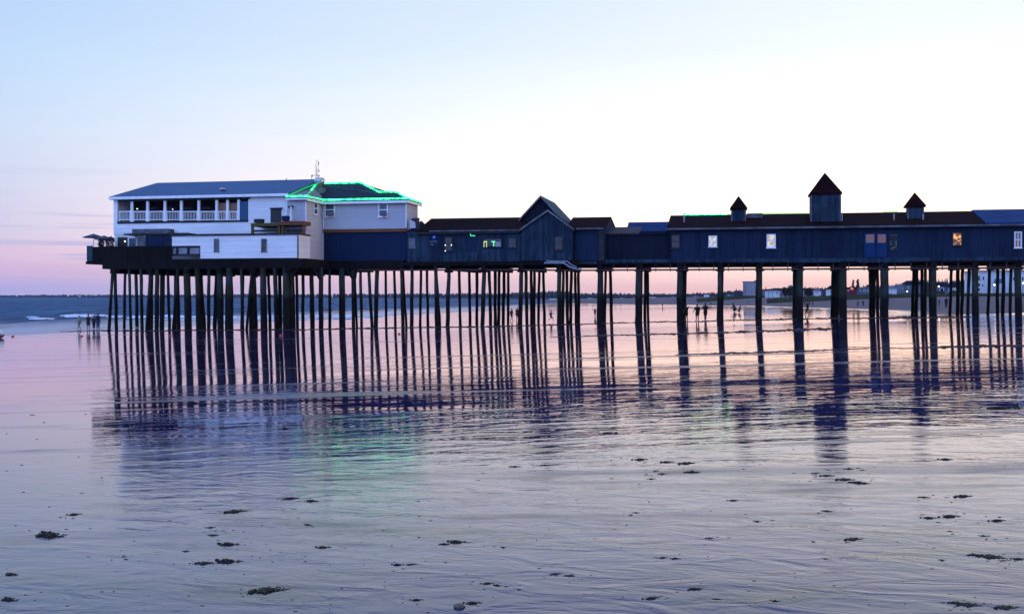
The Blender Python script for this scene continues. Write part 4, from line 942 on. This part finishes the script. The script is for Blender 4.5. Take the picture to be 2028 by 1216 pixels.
# tiny scraps nobody could count
rnd = random.Random(31); mb = MB()
for i in range(560):
    if rnd.random() < .55:
        q = rnd.choice(kelps); px, py = q[0] + rnd.gauss(0, q[2] * 1.6), q[1] + rnd.gauss(0, 6)
    else: px, py = rnd.uniform(-20, 2050), 1216 - 440 * rnd.random() ** 1.3
    if py < 700: continue
    p = G(px, py); k = rnd.uniform(.9, 2.8) * (p - CAM).length / FPX
    mb.blob((p.x, p.y, p.z + k * .08), (k * rnd.uniform(.6, 2.2), k * .5, k * .22), i, .7, 1, 2.4)
o = mb.build('seaweed_scraps', M['kelp']); o['kind'] = 'stuff'; stuff(o, 'tiny dark scraps of weed strewn over the wet sand', 'seaweed')
for a, b, lab in ((25, 667, 'tiny red speck on the wet sand beside the white ball'), (161.5, 666.5, 'tiny red speck on the wet sand below the wading walkers'), (337.5, 665.5, 'tiny red speck on the wet sand among the leftmost pile reflections'), (790, 662, 'tiny red speck among the pile reflections below the beige house'), (556, 665, 'tiny red speck below the piles of the wooden landing'), (1596, 642, 'tiny red speck in front of the lone walker under the pier')):
    p = G(a, b); mb = MB(); mb.blob((p.x, p.y, p.z + .04), (.13, .11, .09), a, .5, 1); mb.tube([(p.x, p.y, p.z + .03), (p.x + .16, p.y, p.z + .05), (p.x + .24, p.y + .03, p.z + .02)], [.03, .02, .005], 5)  # each red speck is a small solid lump with a short tail
    setp(mb.build('red_speck', basic('red_speck', (.5, .03, .03), (.3, .02, .02), .5, 8)), lab, 'litter', 'red specks on the sand')
p = G(0, 670); t_ = thing('beach_ball', 'pale round ball with a dark red underside at the left edge', 'ball', p)
r = .36; mb = MB(); mb.blob((p.x, p.y, p.z + r), (r, r, r), 0, 0, 2); mb.build('ball', M['white_cloth'], t_)
mb = MB(); mb.lathe([(.02, .0), (r * .6, .05), (r * .93, r * .62), (r * 1.02, r * .75), (r * .9, r * .9)], p, 14); mb.build('red_band', M['red_cloth'], t_)

# ------------------------------------------------------------------ people
def skin_mesh(name, joints, edges, mat, parent, sub=1):
    me = bpy.data.meshes.new(name); me.from_pydata([j[0] for j in joints], edges, [])
    o = bpy.data.objects.new(name, me); COL.objects.link(o)
    md = o.modifiers.new('s', 'SKIN'); md.use_smooth_shade = True
    for i, j in enumerate(joints):
        sv = me.skin_vertices[0].data[i]; r = j[1]; sv.radius = tuple(v * (1.16 if v > .02 else .8) for v in (r if isinstance(r, tuple) else (r, r))); sv.use_root = (i == 0)
    if sub: ss = o.modifiers.new('u', 'SUBSURF'); ss.levels = sub; ss.render_levels = sub
    dg = bpy.context.evaluated_depsgraph_get(); m2 = bpy.data.meshes.new_from_object(o.evaluated_get(dg))
    o.modifiers.clear(); o.data = m2; m2.name = name; m2.materials.clear(); m2.materials.append(mat)
    for pl in m2.polygons: pl.use_smooth = True
    o.parent = parent; ORG[o] = ORG.get(parent, Vector()); return o
POSES = {   # joints: (x right, y forward, z up) for a 1.72 m figure
 'stand': dict(kl=(-.10, .02, .48), al=(-.11, -.02, .07), kr=(.10, .03, .48), ar=(.12, .0, .07), el=(-.24, -.03, 1.12), hl=(-.25, .05, .86), er=(.24, -.03, 1.12), hr=(.25, .05, .86)),
 'walk': dict(kl=(-.09, .16, .50), al=(-.09, .28, .09), kr=(.09, .02, .47), ar=(.09, -.30, .10), el=(-.23, -.12, 1.13), hl=(-.24, -.08, .88), er=(.23, .06, 1.13), hr=(.24, .22, .92)),
 'run': dict(kl=(-.09, .34, .60), al=(-.09, .42, .20), kr=(.09, -.02, .48), ar=(.09, -.48, .34), el=(-.25, -.22, 1.16), hl=(-.22, -.02, 1.02), er=(.25, .12, 1.14), hr=(.18, .36, 1.22)),
 'point': dict(kl=(-.10, .02, .48), al=(-.14, -.02, .07), kr=(.11, .06, .48), ar=(.16, .02, .07), el=(-.25, -.03, 1.13), hl=(-.24, .06, .88), er=(.36, .10, 1.46), hr=(.62, .14, 1.36)),
 'akimbo': dict(kl=(-.10, .02, .48), al=(-.13, -.02, .07), kr=(.11, .03, .48), ar=(.12, .0, .07), el=(-.36, -.08, 1.14), hl=(-.40, .10, .94), er=(.24, -.03, 1.12), hr=(.25, .05, .86)),
 'carry': dict(kl=(-.06, .02, .48), al=(-.05, -.02, .07), kr=(.06, .03, .48), ar=(.05, .0, .07), el=(-.26, .04, 1.14), hl=(-.40, .14, 1.12), er=(.30, .04, 1.13), hr=(.44, .12, 1.28)),
 'crouch': dict(kl=(-.14, .34, .42), al=(-.12, .08, .07), kr=(.14, .32, .38), ar=(.13, .02, .07), el=(-.24, .30, .70), hl=(-.12, .50, .52), er=(.24, .30, .70), hr=(.12, .50, .50), pel=(0, -.06, .30), che=(0, .16, .72), hd=(0, .26, 1.02)),
}
def person(px, py, hpx, pose, yaw, lab, shirt, bottom, skin='skin_dark', long_pants=False, hair_long=False, group=None, dress=False, prop=None):
    p = G(px, py); k = hpx * ((p - CAM).dot(_F)) / FPX / (1.72 if pose != 'crouch' else 1.14)
    t_ = thing('person', lab, 'person', p, group); t_.rotation_euler = (0, 0, yaw); t_.scale = (k, k, k)
    q = POSES[pose]; pel = q.get('pel', (0, 0, .92)); che = q.get('che', (0, .01, 1.28)); hd = q.get('hd', (0, .03, 1.58))
    V = lambda a: Vector(a)
    pel, che, hd = V(pel), V(che), V(hd); mid = (pel + che) / 2
    up = (hd - che).normalized(); neck = che.lerp(hd, .58)
    sl, sr = che.lerp(hd, .3) + V((-.19, 0, 0)), che.lerp(hd, .3) + V((.19, 0, 0)); hl, hr = pel + V((-.09, 0, -.05)), pel + V((.09, 0, -.05))
    J = [(pel, (.15, .11)), (mid, (.135, .10)), (che, (.16, .11)), (neck, .055), (hd - up * .05, (.075, .085)), (hd + up * .03, (.08, .095)), (hd + up * .10, (.06, .07)), (hd + V((0, .11, -.01)), .018)]
    E = [(0, 1), (1, 2), (2, 3), (3, 4), (4, 5), (5, 6), (5, 7)]
    def add(pt, r, par): J.append((V(pt), r)); E.append((par, len(J) - 1)); return len(J) - 1
    for s, sh, el, hn, hp, kn, an in ((-1, sl, q['el'], q['hl'], hl, q['kl'], q['al']), (1, sr, q['er'], q['hr'], hr, q['kr'], q['ar'])):
        a = add(sh, .058, 2); b = add(el, .042, a); w_ = V(hn); c_ = add(w_, .028, b); dirv = (w_ - V(el)).normalized(); pm = add(w_ + dirv * .07, .034, c_)
        sd = dirv.cross(V((0, 1, 0))); sd = sd.normalized() if sd.length > .1 else V((0, 0, 1))
        fw = dirv.cross(sd).normalized()
        for f in range(4): add(w_ + dirv * (.15 + .012 * (1 - abs(f - 1.5))) + fw * (f - 1.5) * .026, .009, pm)
        add(w_ + dirv * .09 + fw * .07, .010, pm)
        a = add(hp, .09, 0); b = add(kn, .062, a); c_ = add(an, .042, b); f_ = V(an) + V((0, .16, -.045)); add(f_, (.038, .028), c_)
    skin_mesh('body', J, E, M[skin], t_)
    # clothes
    def loft(rings, n=12):
        vs = []; fs = []
        for i, (c_, rx, ry) in enumerate(rings):
            a_ = (rings[min(i + 1, len(rings) - 1)][0] - rings[max(i - 1, 0)][0]).normalized(); ex = V((1, 0, 0)); ey = a_.cross(ex).normalized()
            vs += [c_ + ex * rx * math.cos(2 * math.pi * k_ / n) + ey * ry * math.sin(2 * math.pi * k_ / n) for k_ in range(n)]
        for i in range(len(rings) - 1):
            fs += [(i * n + k_, i * n + (k_ + 1) % n, (i + 1) * n + (k_ + 1) % n, (i + 1) * n + k_) for k_ in range(n)]
        return vs, fs + [tuple(range(n)), tuple(range(len(vs) - n, len(vs)))]
    def wear(m_, nm, mat): o = m_.build(nm, M[mat]); o.parent = t_
    mb = MB(); rg = [(pel + V((0, 0, -.05)), .178, .142), (pel.lerp(mid, .5), .188, .148), (mid, .196, .150), (che, .222, .160), (che.lerp(hd, .22), .21, .142), (che.lerp(hd, .36), .11, .095), (che.lerp(hd, .5), .068, .07)]
    if dress: rg = [(pel + V((0, 0, -.40)), .215, .17), (pel + V((0, 0, -.2)), .20, .16)] + rg
    mb.add(*loft(rg), True)
    for sh, el in ((sl, q['el']), (sr, q['er'])): mb.tube([sh.lerp(che, .25), sh, sh.lerp(V(el), .72)], [.085, .082, .066], 10)
    wear(mb, 'dress' if dress else 'shirt', shirt)
    if not dress:
        mb = MB(); mb.add(*loft([(pel + V((0, 0, -.10)), .185, .15), (pel, .19, .152), (pel.lerp(mid, .3), .183, .146)]), True)
        for h_, kn, an in ((hl, q['kl'], q['al']), (hr, q['kr'], q['ar'])):
            k_ = V(kn); pts, rr = [h_, h_.lerp(k_, .5), h_.lerp(k_, .82)], [.118, .108, .098]
            if long_pants: pts, rr = [h_, h_.lerp(k_, .5), k_, k_.lerp(V(an), .85)], [.118, .105, .085, .068]
            mb.tube(pts, rr, 10)
        wear(mb, 'trousers' if long_pants else 'shorts', bottom)
    mb = MB(); c = hd + up * .06 + V((0, -.02, 0)); mb.blob(c, (.092, .105, .10), px, .12, 2)
    if hair_long: mb.blob(c + V((0, -.07, -.16)), (.085, .05, .17), px, .15, 1)
    o = mb.build('hair', M['hair']); o.parent = t_
    return t_
HX = ALPHA                                   # facing away from the camera
person(157, 653.5, 28, 'walk', HX + 2.6, 'barefoot wader in a pale yellow green top, furthest left by the sea', 'yellow_green', 'grey_cloth', 'skin', group='walkers at the water edge')
person(175, 653.5, 31, 'stand', HX + 3.0, 'long haired wader in a dark dress in the middle of the seaside group', 'black_cloth', 'black_cloth', 'skin', hair_long=True, dress=True, group='walkers at the water edge')
person(186, 652, 26, 'walk', HX + .3, 'shorter wader in navy walking beside the tallest one by the sea', 'navy', 'navy', long_pants=True, group='walkers at the water edge')
person(194, 652, 32, 'stand', HX - .2, 'tallest wader in dark clothes, rightmost of the seaside group', 'black_cloth', 'blue_cloth', long_pants=True, group='walkers at the water edge')
GP = 'people under the pier'
person(1359, 636, 33, 'point', HX + .2, 'person pointing out to the right beside a thick pile under the pier', 'black_cloth', 'black_cloth', group=GP)
person(1381, 636, 34, 'akimbo', HX + .3, 'person in shorts standing with a bent elbow, middle of three under the pier', 'black_cloth', 'dark_red', group=GP)
person(1397, 635, 35, 'carry', HX - .1, 'slim person carrying something against the chest, right of three under the pier', 'dark_red', 'dark_red', group=GP)
person(1599, 624, 29, 'walk', HX + 1.5, 'lone walker in dark red shorts striding behind a single pile', 'navy', 'dark_red', group=GP)
person(1091, 637, 22, 'run', HX - 1.2, 'running child in a pale top and dark shorts under the gabled building', 'grey_cloth', 'black_cloth', 'skin', group=GP)
person(1013, 636, 25, 'walk', HX - .9, 'walker in dark red half hidden behind a pile left of the gable', 'dark_red', 'red_cloth', 'skin', group=GP)
person(1024.5, 634, 25, 'stand', HX + .5, 'person in dark red standing between two rows of piles left of the gable', 'dark_red', 'dark_red', group=GP)
person(1178.5, 627, 17, 'stand', HX + .5, 'small distant figure in red peeping from behind a pile right of the gable', 'red_cloth', 'red_cloth', 'skin', group=GP)
person(1456, 618, 18, 'crouch', HX + 1.2, 'person crouching down on the wet sand, left one of a close pair', 'black_cloth', 'black_cloth', hair_long=True, group='pair crouching on the sand')
person(1463, 619.5, 14, 'crouch', HX - 1.6, 'person bent low over the wet sand, right one of a close pair', 'navy', 'grey_cloth', group='pair crouching on the sand')
GF = 'distant people on the upper beach'
for a, b, h_, po, lab, c1, c2 in ((1312, 609, 8, 'stand', 'tiny distant figure alone on the wet flats between two right hand piles', 'navy', 'navy'), (1408, 604, 7, 'stand', 'tiny distant figure in red near the dry sand edge', 'red_cloth', 'navy'),
        (1482, 602, 6.5, 'stand', 'tiny dark figure on the dry sand beneath the grey apartment tower', 'black_cloth', 'black_cloth'), (1593, 605, 9, 'stand', 'dark distant figure, leftmost of the trio behind the lone walker', 'black_cloth', 'navy'),
        (1603, 604, 9, 'stand', 'dark distant figure, middle of the trio behind the lone walker', 'navy', 'navy'), (1609.5, 605.5, 11, 'walk', 'dark distant figure, rightmost of the trio behind the lone walker', 'dark_red', 'black_cloth'),
        (1699, 607.5, 12, 'walk', 'stout dark beach walker, left of a pair below the red lit shop', 'black_cloth', 'navy'), (1709.5, 607, 12, 'walk', 'dark blue beach walker, right of a pair below the red lit shop', 'navy', 'blue_cloth'),
        (1860, 608, 16, 'stand', 'beach walker in a purple blue top left of the tall dark walker', 'blue_cloth', 'grey_cloth'), (1874, 610.5, 22, 'stand', 'tall beach walker all in black, below the street lamp', 'black_cloth', 'black_cloth')):
    person(a, b, h_, po, HX + random.uniform(-1, 1), lab, c1, c2, long_pants=True, group=GF)

# ------------------------------------------------------------------ far shore
def shore_pts():
    tab = [(-700, 4600), (0, 4200), (500, 3400), (800, 2600), (1000, 1900), (1150, 1400), (1300, 1100), (1450, 850), (1600, 640), (1800, 500), (2300, 420)]
    top = [(-700, 585), (0, 584.5), (60, 583.5), (200, 583), (400, 582.5), (600, 581.5), (800, 581), (960, 580.5), (1050, 578), (1075, 577), (1105, 576), (1140, 580), (1300, 581.5), (1400, 580), (1440, 576.5), (1475, 574), (1560, 571), (1640, 570), (1760, 566), (1800, 561), (1830, 553), (1860, 557), (1900, 557), (2000, 552), (2300, 550)]
    f = lambda t, x: next((a[1] + (b[1] - a[1]) * (x - a[0]) / (b[0] - a[0]) for a, b in zip(t, t[1:]) if x <= b[0]), t[-1][1])
    return (lambda x: f(tab, x)), (lambda x: f(top, x))
fd, ft = shore_pts()
rnd = random.Random(9); mb = MB()
px = -700.0
while px < 2300:
    d = fd(px); t = ft(px)
    for row in range(3):
        dd = d * (1 + .03 * row + rnd.uniform(-.02, .02)); pxx = px + rnd.uniform(-3, 3)
        tt = t + rnd.uniform(-.6, 1.6) + (2 - row) * .9
        zt = D(pxx, tt, dd); z0 = 1.0; h = max(2.0, zt.z - z0); wd = rnd.uniform(1.6, 3.2) * dd / FPX * 1.15
        mb.blob((zt.x, zt.y, z0 + h * .5), (wd, wd, h * .55), rnd.random() * 99, .55, 1, 2.4)
        if px > 1380:
            for q in range(3): mb.blob((zt.x + rnd.uniform(-wd, wd), zt.y, z0 + h * rnd.uniform(.6, .92)), (wd * .4, wd * .4, h * .14), rnd.random() * 99, .6, 1, 2.4)
    px += 3.2 if px > 1000 else 4.0
o = mb.build('treeline', M['leaf_far']); o['kind'] = 'stuff'; stuff(o, 'dark wooded treeline along the far side of the bay', 'trees')
mb = MB(); prev = None                                # low land under the trees
vs = []; fs = []
for i in range(61):
    px = -700 + i * 50; d = fd(px); a, b_ = D(px, 588, d * .97), D(px, 588, d * 1.5)
    vs += [(a.x, a.y, -.5), (a.x, a.y, 2.0), (b_.x, b_.y, 3.0)]
for i in range(60):
    fs += [(i * 3, i * 3 + 3, i * 3 + 4, i * 3 + 1), (i * 3 + 1, i * 3 + 4, i * 3 + 5, i * 3 + 2)]
mb.add(vs, fs); o = mb.build('far_land', M['land']); o['kind'] = 'structure'
# dune grass
rnd = random.Random(17); mb = MB()
for i in range(9000):
    a = rnd.uniform(1380, 2120); dd = 330 - (a - 1500) * .16 + rnd.uniform(-22, 26) if a > 1520 else 430 + rnd.uniform(-30, 30)
    q = D(a, 588, dd); z = ground(q.x, q.y); s = rnd.uniform(.35, .9); w_ = rnd.uniform(.12, .4)
    mb.add([(q.x - w_, q.y, z - .1), (q.x + w_, q.y + rnd.uniform(-.2, .2), z - .1), (q.x + rnd.uniform(-.3, .3), q.y, z + s)], [(0, 1, 2)])
o = mb.build('dune_grass', M['grass']); o['kind'] = 'stuff'; stuff(o, 'yellow green dune grass along the top of the beach', 'grass')

def far_house(name, lab, a, b, eave, base, dist, wall, roofm, ridge=None, wins=(), depth=9, cat='building', flat=False, storeys=None):
    p0, p1 = D(a, base, dist), D(b, base, dist); x0, x1 = p0.x, p1.x; y = (p0.y + p1.y) / 2; ze = D((a + b) / 2, eave, dist).z; zb = min(p0.z, 3.2) - 1.5
    t_ = thing(name, lab, cat, ((x0 + x1) / 2, y, max(zb, 1)))
    mb = MB(); mb.box(x0, x1, y, y + depth, zb, ze)
    if ridge and not flat:
        zr = D((a + b) / 2, ridge, dist).z
        mb.box(x0, x1, y, y + .1, ze, ze + .01)
    mb.build('wall', M[wall], t_)
    if ridge is not None:
        zr = D((a + b) / 2, ridge, dist).z; ov = .35; mb = MB(); xm = (x0 + x1) / 2
        if flat: mb.box(x0 - ov, x1 + ov, y - ov, y + depth + ov, ze + .004, zr)
        else:
            ins = min((x1 - x0) * .25, depth / 2)
            q = [(x0 - ov, y - ov, ze), (x1 + ov, y - ov, ze), (x1 + ov, y + depth + ov, ze), (x0 - ov, y + depth + ov, ze), (x0 + ins, y + depth / 2, zr), (x1 - ins, y + depth / 2, zr)]
            mb.add(q, [(0, 1, 5, 4), (1, 2, 5), (2, 3, 4, 5), (3, 0, 4), (3, 2, 1, 0)])
        mb.build('roof', M[roofm], t_)
    for (wa, wb, wt, wu) in wins:
        q0, q1 = D(wa, wu, dist), D(wb, wt, dist); mb = MB(); mb.box(q0.x, q1.x, y - .08, y - .003, q0.z, q1.z); w = mb.build('window', M['white_trim'], t_)
        e = min(.12, abs(q1.x - q0.x) * .15); mb = MB(); mb.box(q0.x + e, q1.x - e, y - .11, y - .083, q0.z + e, q1.z - e); mb.build('pane', M['glass_dark'], w)
    return t_
M['tower_grey'] = basic('grey_render', (.17, .16, .19), (.13, .125, .15), .8, .3)
M['pale_house'] = basic('pale_siding', (.50, .54, .58), (.42, .46, .5), .8, .4)
M['brown_wall'] = basic('mauve_wall', (.12, .085, .11), (.09, .065, .09), .8, .3)
M['blue_wall'] = basic('slate_wall', (.09, .11, .17), (.07, .085, .13), .8, .3)
wins = [(1479 + i * 5.2, 1481.6 + i * 5.2, 560 + j * 4.3, 562.6 + j * 4.3) for i in range(5) for j in range(6)]
tw = far_house('apartment_tower', 'tall grey apartment block rising above the beach behind a slender pile', 1471.5, 1506, 558.5, 590, 560, 'tower_grey', 'tower_grey', 557.3, wins, depth=16, flat=True)
q0, q1 = D(1494, 557.3, 560), D(1507, 555, 560); mb = MB(); mb.box(q0.x, q1.x, q0.y + 2, q0.y + 9, q0.z - 1, q1.z); mb.build('lift_housing', M['tower_grey'], tw)
far_house('long_block', 'long low mauve apartment building with a brown roof behind the pale blue house', 1508, 1628, 574, 588, 470, 'brown_wall', 'roof_red', 570.5, [(1546 + i * 9, 1549 + i * 9, 577, 580) for i in range(8)], depth=14)
far_house('beach_house', 'pale blue white beach house directly right of the slender pile', 1516, 1544, 577, 590, 400, 'pale_house', 'roof_blue', 575, [(1520, 1523.5, 579, 583), (1528, 1531, 579, 583), (1537, 1541, 579, 583), (1520, 1523.5, 585, 588), (1529, 1533, 585, 588)])
far_house('beach_house', 'small pale gabled house in front of the long mauve building', 1615, 1625.5, 576.5, 587, 390, 'pale_house', 'roof_blue', 573, [(1617.5, 1619.5, 579, 583)])
far_house('beach_house', 'white house with a dark red hip roof partly hidden by a thick pile', 1640, 1663, 573, 592, 360, 'pale_house', 'roof_red', 565.5, [(1642.5, 1645.5, 576, 580), (1642.5, 1645.5, 584, 588), (1649, 1653, 576, 580)])
sh = far_house('beach_shop', 'low shop front glowing red under the pier', 1676, 1696, 571, 583, 400, 'red_cloth', 'roof_red', 569, [(1679, 1682, 574, 577)], flat=True)
q = D(1687, 572, 399.5); mb = MB(); mb.box(q.x - .5, q.x + .5, q.y - .6, q.y - .1, q.z - .35, q.z + .35); mb.build('lit_sign', M['lamp_red'], sh)
far_house('beach_shop', 'long low slate blue shop right of the red lit shop', 1696.5, 1733, 571.5, 583, 402, 'blue_wall', 'tower_grey', 569.5, [(1702 + i * 8, 1706 + i * 8, 574, 577.5) for i in range(4)], flat=True)
far_house('beach_house', 'white house with a pale gable right of a massive pile group', 1757, 1776, 571, 584, 330, 'pale_house', 'roof_blue', 566, [(1762, 1768, 571.5, 574.5)])
far_house('beach_house', 'striped blue grey house in the gap right of the white gabled house', 1777, 1792, 566, 581, 345, 'blue_wall', 'roof_blue', 563, [(1780 + i * 3.5, 1782 + i * 3.5, 568, 574) for i in range(3)])
far_house('beach_house', 'dark blue house with a stepped roof behind the pile cluster', 1791, 1826, 564, 584, 350, 'blue_wall', 'roof_dark', 555.5, [(1797, 1801, 568, 572), (1806, 1810, 568, 572)])
far_house('beach_house', 'dark roofed cottage behind the black clad beach walker', 1852, 1880, 567, 584, 320, 'blue_wall', 'roof_dark', 558, [(1861, 1869, 570, 577)])
far_house('beach_house', 'white fronted cottage left of a leaning pile row', 1884, 1900, 569, 584, 315, 'pale_house', 'roof_dark', 560, [(1887, 1890, 573, 578)])
hw = [(1939, 1944, 545, 556), (1939, 1944, 560, 568), (1939, 1944, 570, 577), (1947.5, 1952, 547, 555), (1947, 1950, 562, 567), (1985, 1990, 548, 556), (2005, 2010, 548, 556), (2022, 2026, 548, 556)]
bw = far_house('beach_hotel', 'large white three storey building at the right edge behind the last piles', 1936, 2062, 537.5, 580, 260, 'pale_house', 'tower_grey', 535.5, hw, depth=14, flat=True)
q0, q1 = D(1964, 560, 258), D(1984, 552, 258); mb = MB(); mb.slab([(q0.x, q0.y - 2, q0.z), (q1.x, q0.y - 2, q0.z), (q1.x, q0.y + .2, q1.z), (q0.x + .8, q0.y + .2, q1.z)], .15); mb.build('porch_roof', M['roof_blue'], bw)
def street_lamp(px, py, dist, lab):
    q = D(px, py, dist); gz = max(ground(q.x, q.y), 1.5); t_ = thing('street_lamp', lab, 'lamp', (q.x, q.y, gz), 'street lamps above the beach')
    mb = MB(); mb.tube([(q.x, q.y, gz - .2), (q.x, q.y, q.z)], .06, 6); mb.tube([(q.x, q.y, q.z), (q.x + .4, q.y, q.z + .12)], .04, 6); mb.build('pole', M['dark_trim'], t_)
    mb = MB(); mb.blob((q.x + .05, q.y - .15, q.z + .02), (.17, .17, .17), 1, .05, 2); mb.build('lamp_globe', M['lamp'], t_)
street_lamp(1858.5, 567.5, 290, 'lit street lamp above the purple topped beach walker'); street_lamp(1968.5, 564.5, 240, 'lit lamp in front of the large white building at right'); street_lamp(2026, 561, 240, 'lit lamp at the extreme right edge of the photo'); street_lamp(1796, 577.5, 300, 'low lit lamp in front of the dark stepped house')

def tree(px, top, base, half, dist, lab, conifer=False, seed=0, group='single trees above the beach'):
    q = D(px, base, dist); zt = D(px, top, dist).z; gz = max(1.5, min(q.z, 3.6)); h = zt - gz; w_ = half * dist / FPX
    t_ = thing('conifer_tree' if conifer else 'tree', lab, 'tree', (q.x, q.y, gz), group)
    mb = MB(); mb.tube([(q.x, q.y, gz - .3), (q.x + .05, q.y, gz + h * .5), (q.x, q.y, gz + h * .95)], [.25, .16, .04], 7)
    rnd = random.Random(seed)
    for i in range(7): z = gz + h * rnd.uniform(.35, .85); a = rnd.uniform(0, 6.28); mb.tube([(q.x, q.y, z), (q.x + math.cos(a) * w_ * .7, q.y + math.sin(a) * w_ * .7, z + h * .1)], [.07, .02], 5)
    mb.build('trunk', M['bark'], t_)
    mb = MB()
    if conifer:
        for i in range(9): f = i / 8; leaf_cloud(mb, (q.x + rnd.uniform(-.2, .2), q.y, gz + h * (.3 + .68 * f)), (w_ * (1.05 - .8 * f), w_ * (1.05 - .8 * f), h * .06), 60, .35, seed * 20 + i)
    else:
        for i in range(8): a = rnd.uniform(0, 6.28); r = rnd.uniform(0, .55); leaf_cloud(mb, (q.x + math.cos(a) * r * w_, q.y + math.sin(a) * r * w_, gz + h * rnd.uniform(.35, .78)), (w_ * .55, w_ * .55, h * .24), 150, .35, seed * 20 + i)
    mb.build('crown', M['leaf'], t_)
tree(1563, 565, 588, 9, 380, 'dense rounded dark tree between the pale blue house and a pile', seed=1); tree(1555, 569, 588, 6, 385, 'lower dark tree leaning against the rounded one', seed=2)
tree(1601, 570, 588, 9, 375, 'loose dark tree in front of the long mauve building', seed=3); tree(1689.5, 556, 586, 2.6, 430, 'thin pointed conifer above the red lit shop, left of two', True, 4)
tree(1698.5, 554.5, 586, 4, 430, 'taller ragged conifer above the shops, right of two', True, 5); tree(1720, 563.5, 586, 9, 440, 'wide low tree crown rising behind the slate blue shop', seed=6)
tree(1775, 561, 586, 5, 420, 'bushy dark tree behind the white gabled house', seed=7); tree(1812, 552, 585, 12, 420, 'broad dark tree on the rise behind the stepped roof house', seed=8)

# parked cars by the cottages and the houses on the far side of the bay
def car(px, py, dist, lab, mat):
    q = D(px, py, dist); z = max(ground(q.x, q.y), 2.0); t_ = thing('parked_car', lab, 'car', (q.x, q.y, z), 'cars parked above the beach')
    mb = MB(); mb.prism([(q.x - 2.1, z + .3), (q.x + 2.1, z + .3), (q.x + 2.1, z + .75), (q.x + 1.3, z + .9), (q.x + .8, z + 1.45), (q.x - .9, z + 1.45), (q.x - 1.6, z + .95), (q.x - 2.1, z + .8)], q.y, q.y + 1.7); mb.build('body', M[mat], t_)
    for s in (-1.3, 1.3):
        for yy in (q.y - .04, q.y + 1.55): mb = MB(); mb.tube([(q.x + s, yy, z + .32), (q.x + s, yy + .2, z + .32)], .32, 12); mb.build('wheel', M['black'], t_)
    mb = MB(); mb.prism([(q.x - 1.3, z + .95), (q.x + 1.1, z + .95), (q.x + .75, z + 1.38), (q.x - .85, z + 1.38)], q.y - .02, q.y - .003); mb.build('side_window', M['glass_dark'], t_)
car(1862, 583, 285, 'dark parked car in front of the dark roofed cottage', 'black'); car(1889, 583, 280, 'slate blue parked car in front of the white fronted cottage', 'blue_wall')
for i, (a, b, t, u, dist, lab) in enumerate(((1228, 1236, 590, 594, 1000, 'pale cottage left of two across the bay, between the twin pile rows'), (1240, 1248, 590.5, 595, 1000, 'pale gabled cottage right of two across the bay'), (1283, 1297, 588, 594, 960, 'slate blue house across the bay just right of the thick pile'),
        (1330, 1338, 587, 594, 900, 'grey house across the bay left of the pointing person'), (1088, 1100, 591, 596, 1200, 'pale house across the bay beneath the gabled building'), (1372, 1382, 585, 592, 760, 'slate coloured house across the bay above the standing trio'), (1394, 1404, 583, 591, 740, 'pale grey house across the bay right of the standing trio'), (1438, 1452, 583, 592, 640, 'blue grey house at the foot of the wooded rise by the tower'),
        (152, 157, 584.6, 587, 4000, 'tiny white house across the water, left of the wading group'), (172, 176, 584.6, 587, 4000, 'tiny white house across the water above the wading group'), (1163, 1172, 590.5, 595.5, 1150, 'pale house across the bay between the two dense pile rows'))):
    far_house('far_house', lab, a, b, t, u, dist, 'pale_house' if i % 2 == 0 or i > 7 else 'blue_wall', 'roof_dark' if i < 8 else 'roof_blue', t - (2 if i < 8 else .8), [(a + (b - a) * .25, a + (b - a) * .5, t + 1, t + 2.4)] if i < 8 else [])

# ------------------------------------------------------------------ evening haze over the bay
hz = MB(); hz.box(-5200, 5200, -300, 5800, -6, 70); hz = hz.build('haze', bpy.data.materials.new('haze')); hz['kind'] = 'stuff'; stuff(hz, 'thin blue evening haze lying over the bay', 'haze')
hm = hz.data.materials[0]; hm.use_nodes = True; hm.node_tree.nodes.clear()
ho = hm.node_tree.nodes.new('ShaderNodeOutputMaterial'); hv = hm.node_tree.nodes.new('ShaderNodeVolumePrincipled')
hv.inputs['Color'].default_value = (.62, .74, 1, 1); hv.inputs['Density'].default_value = .00003
hm.node_tree.links.new(hv.outputs[0], ho.inputs['Volume'])
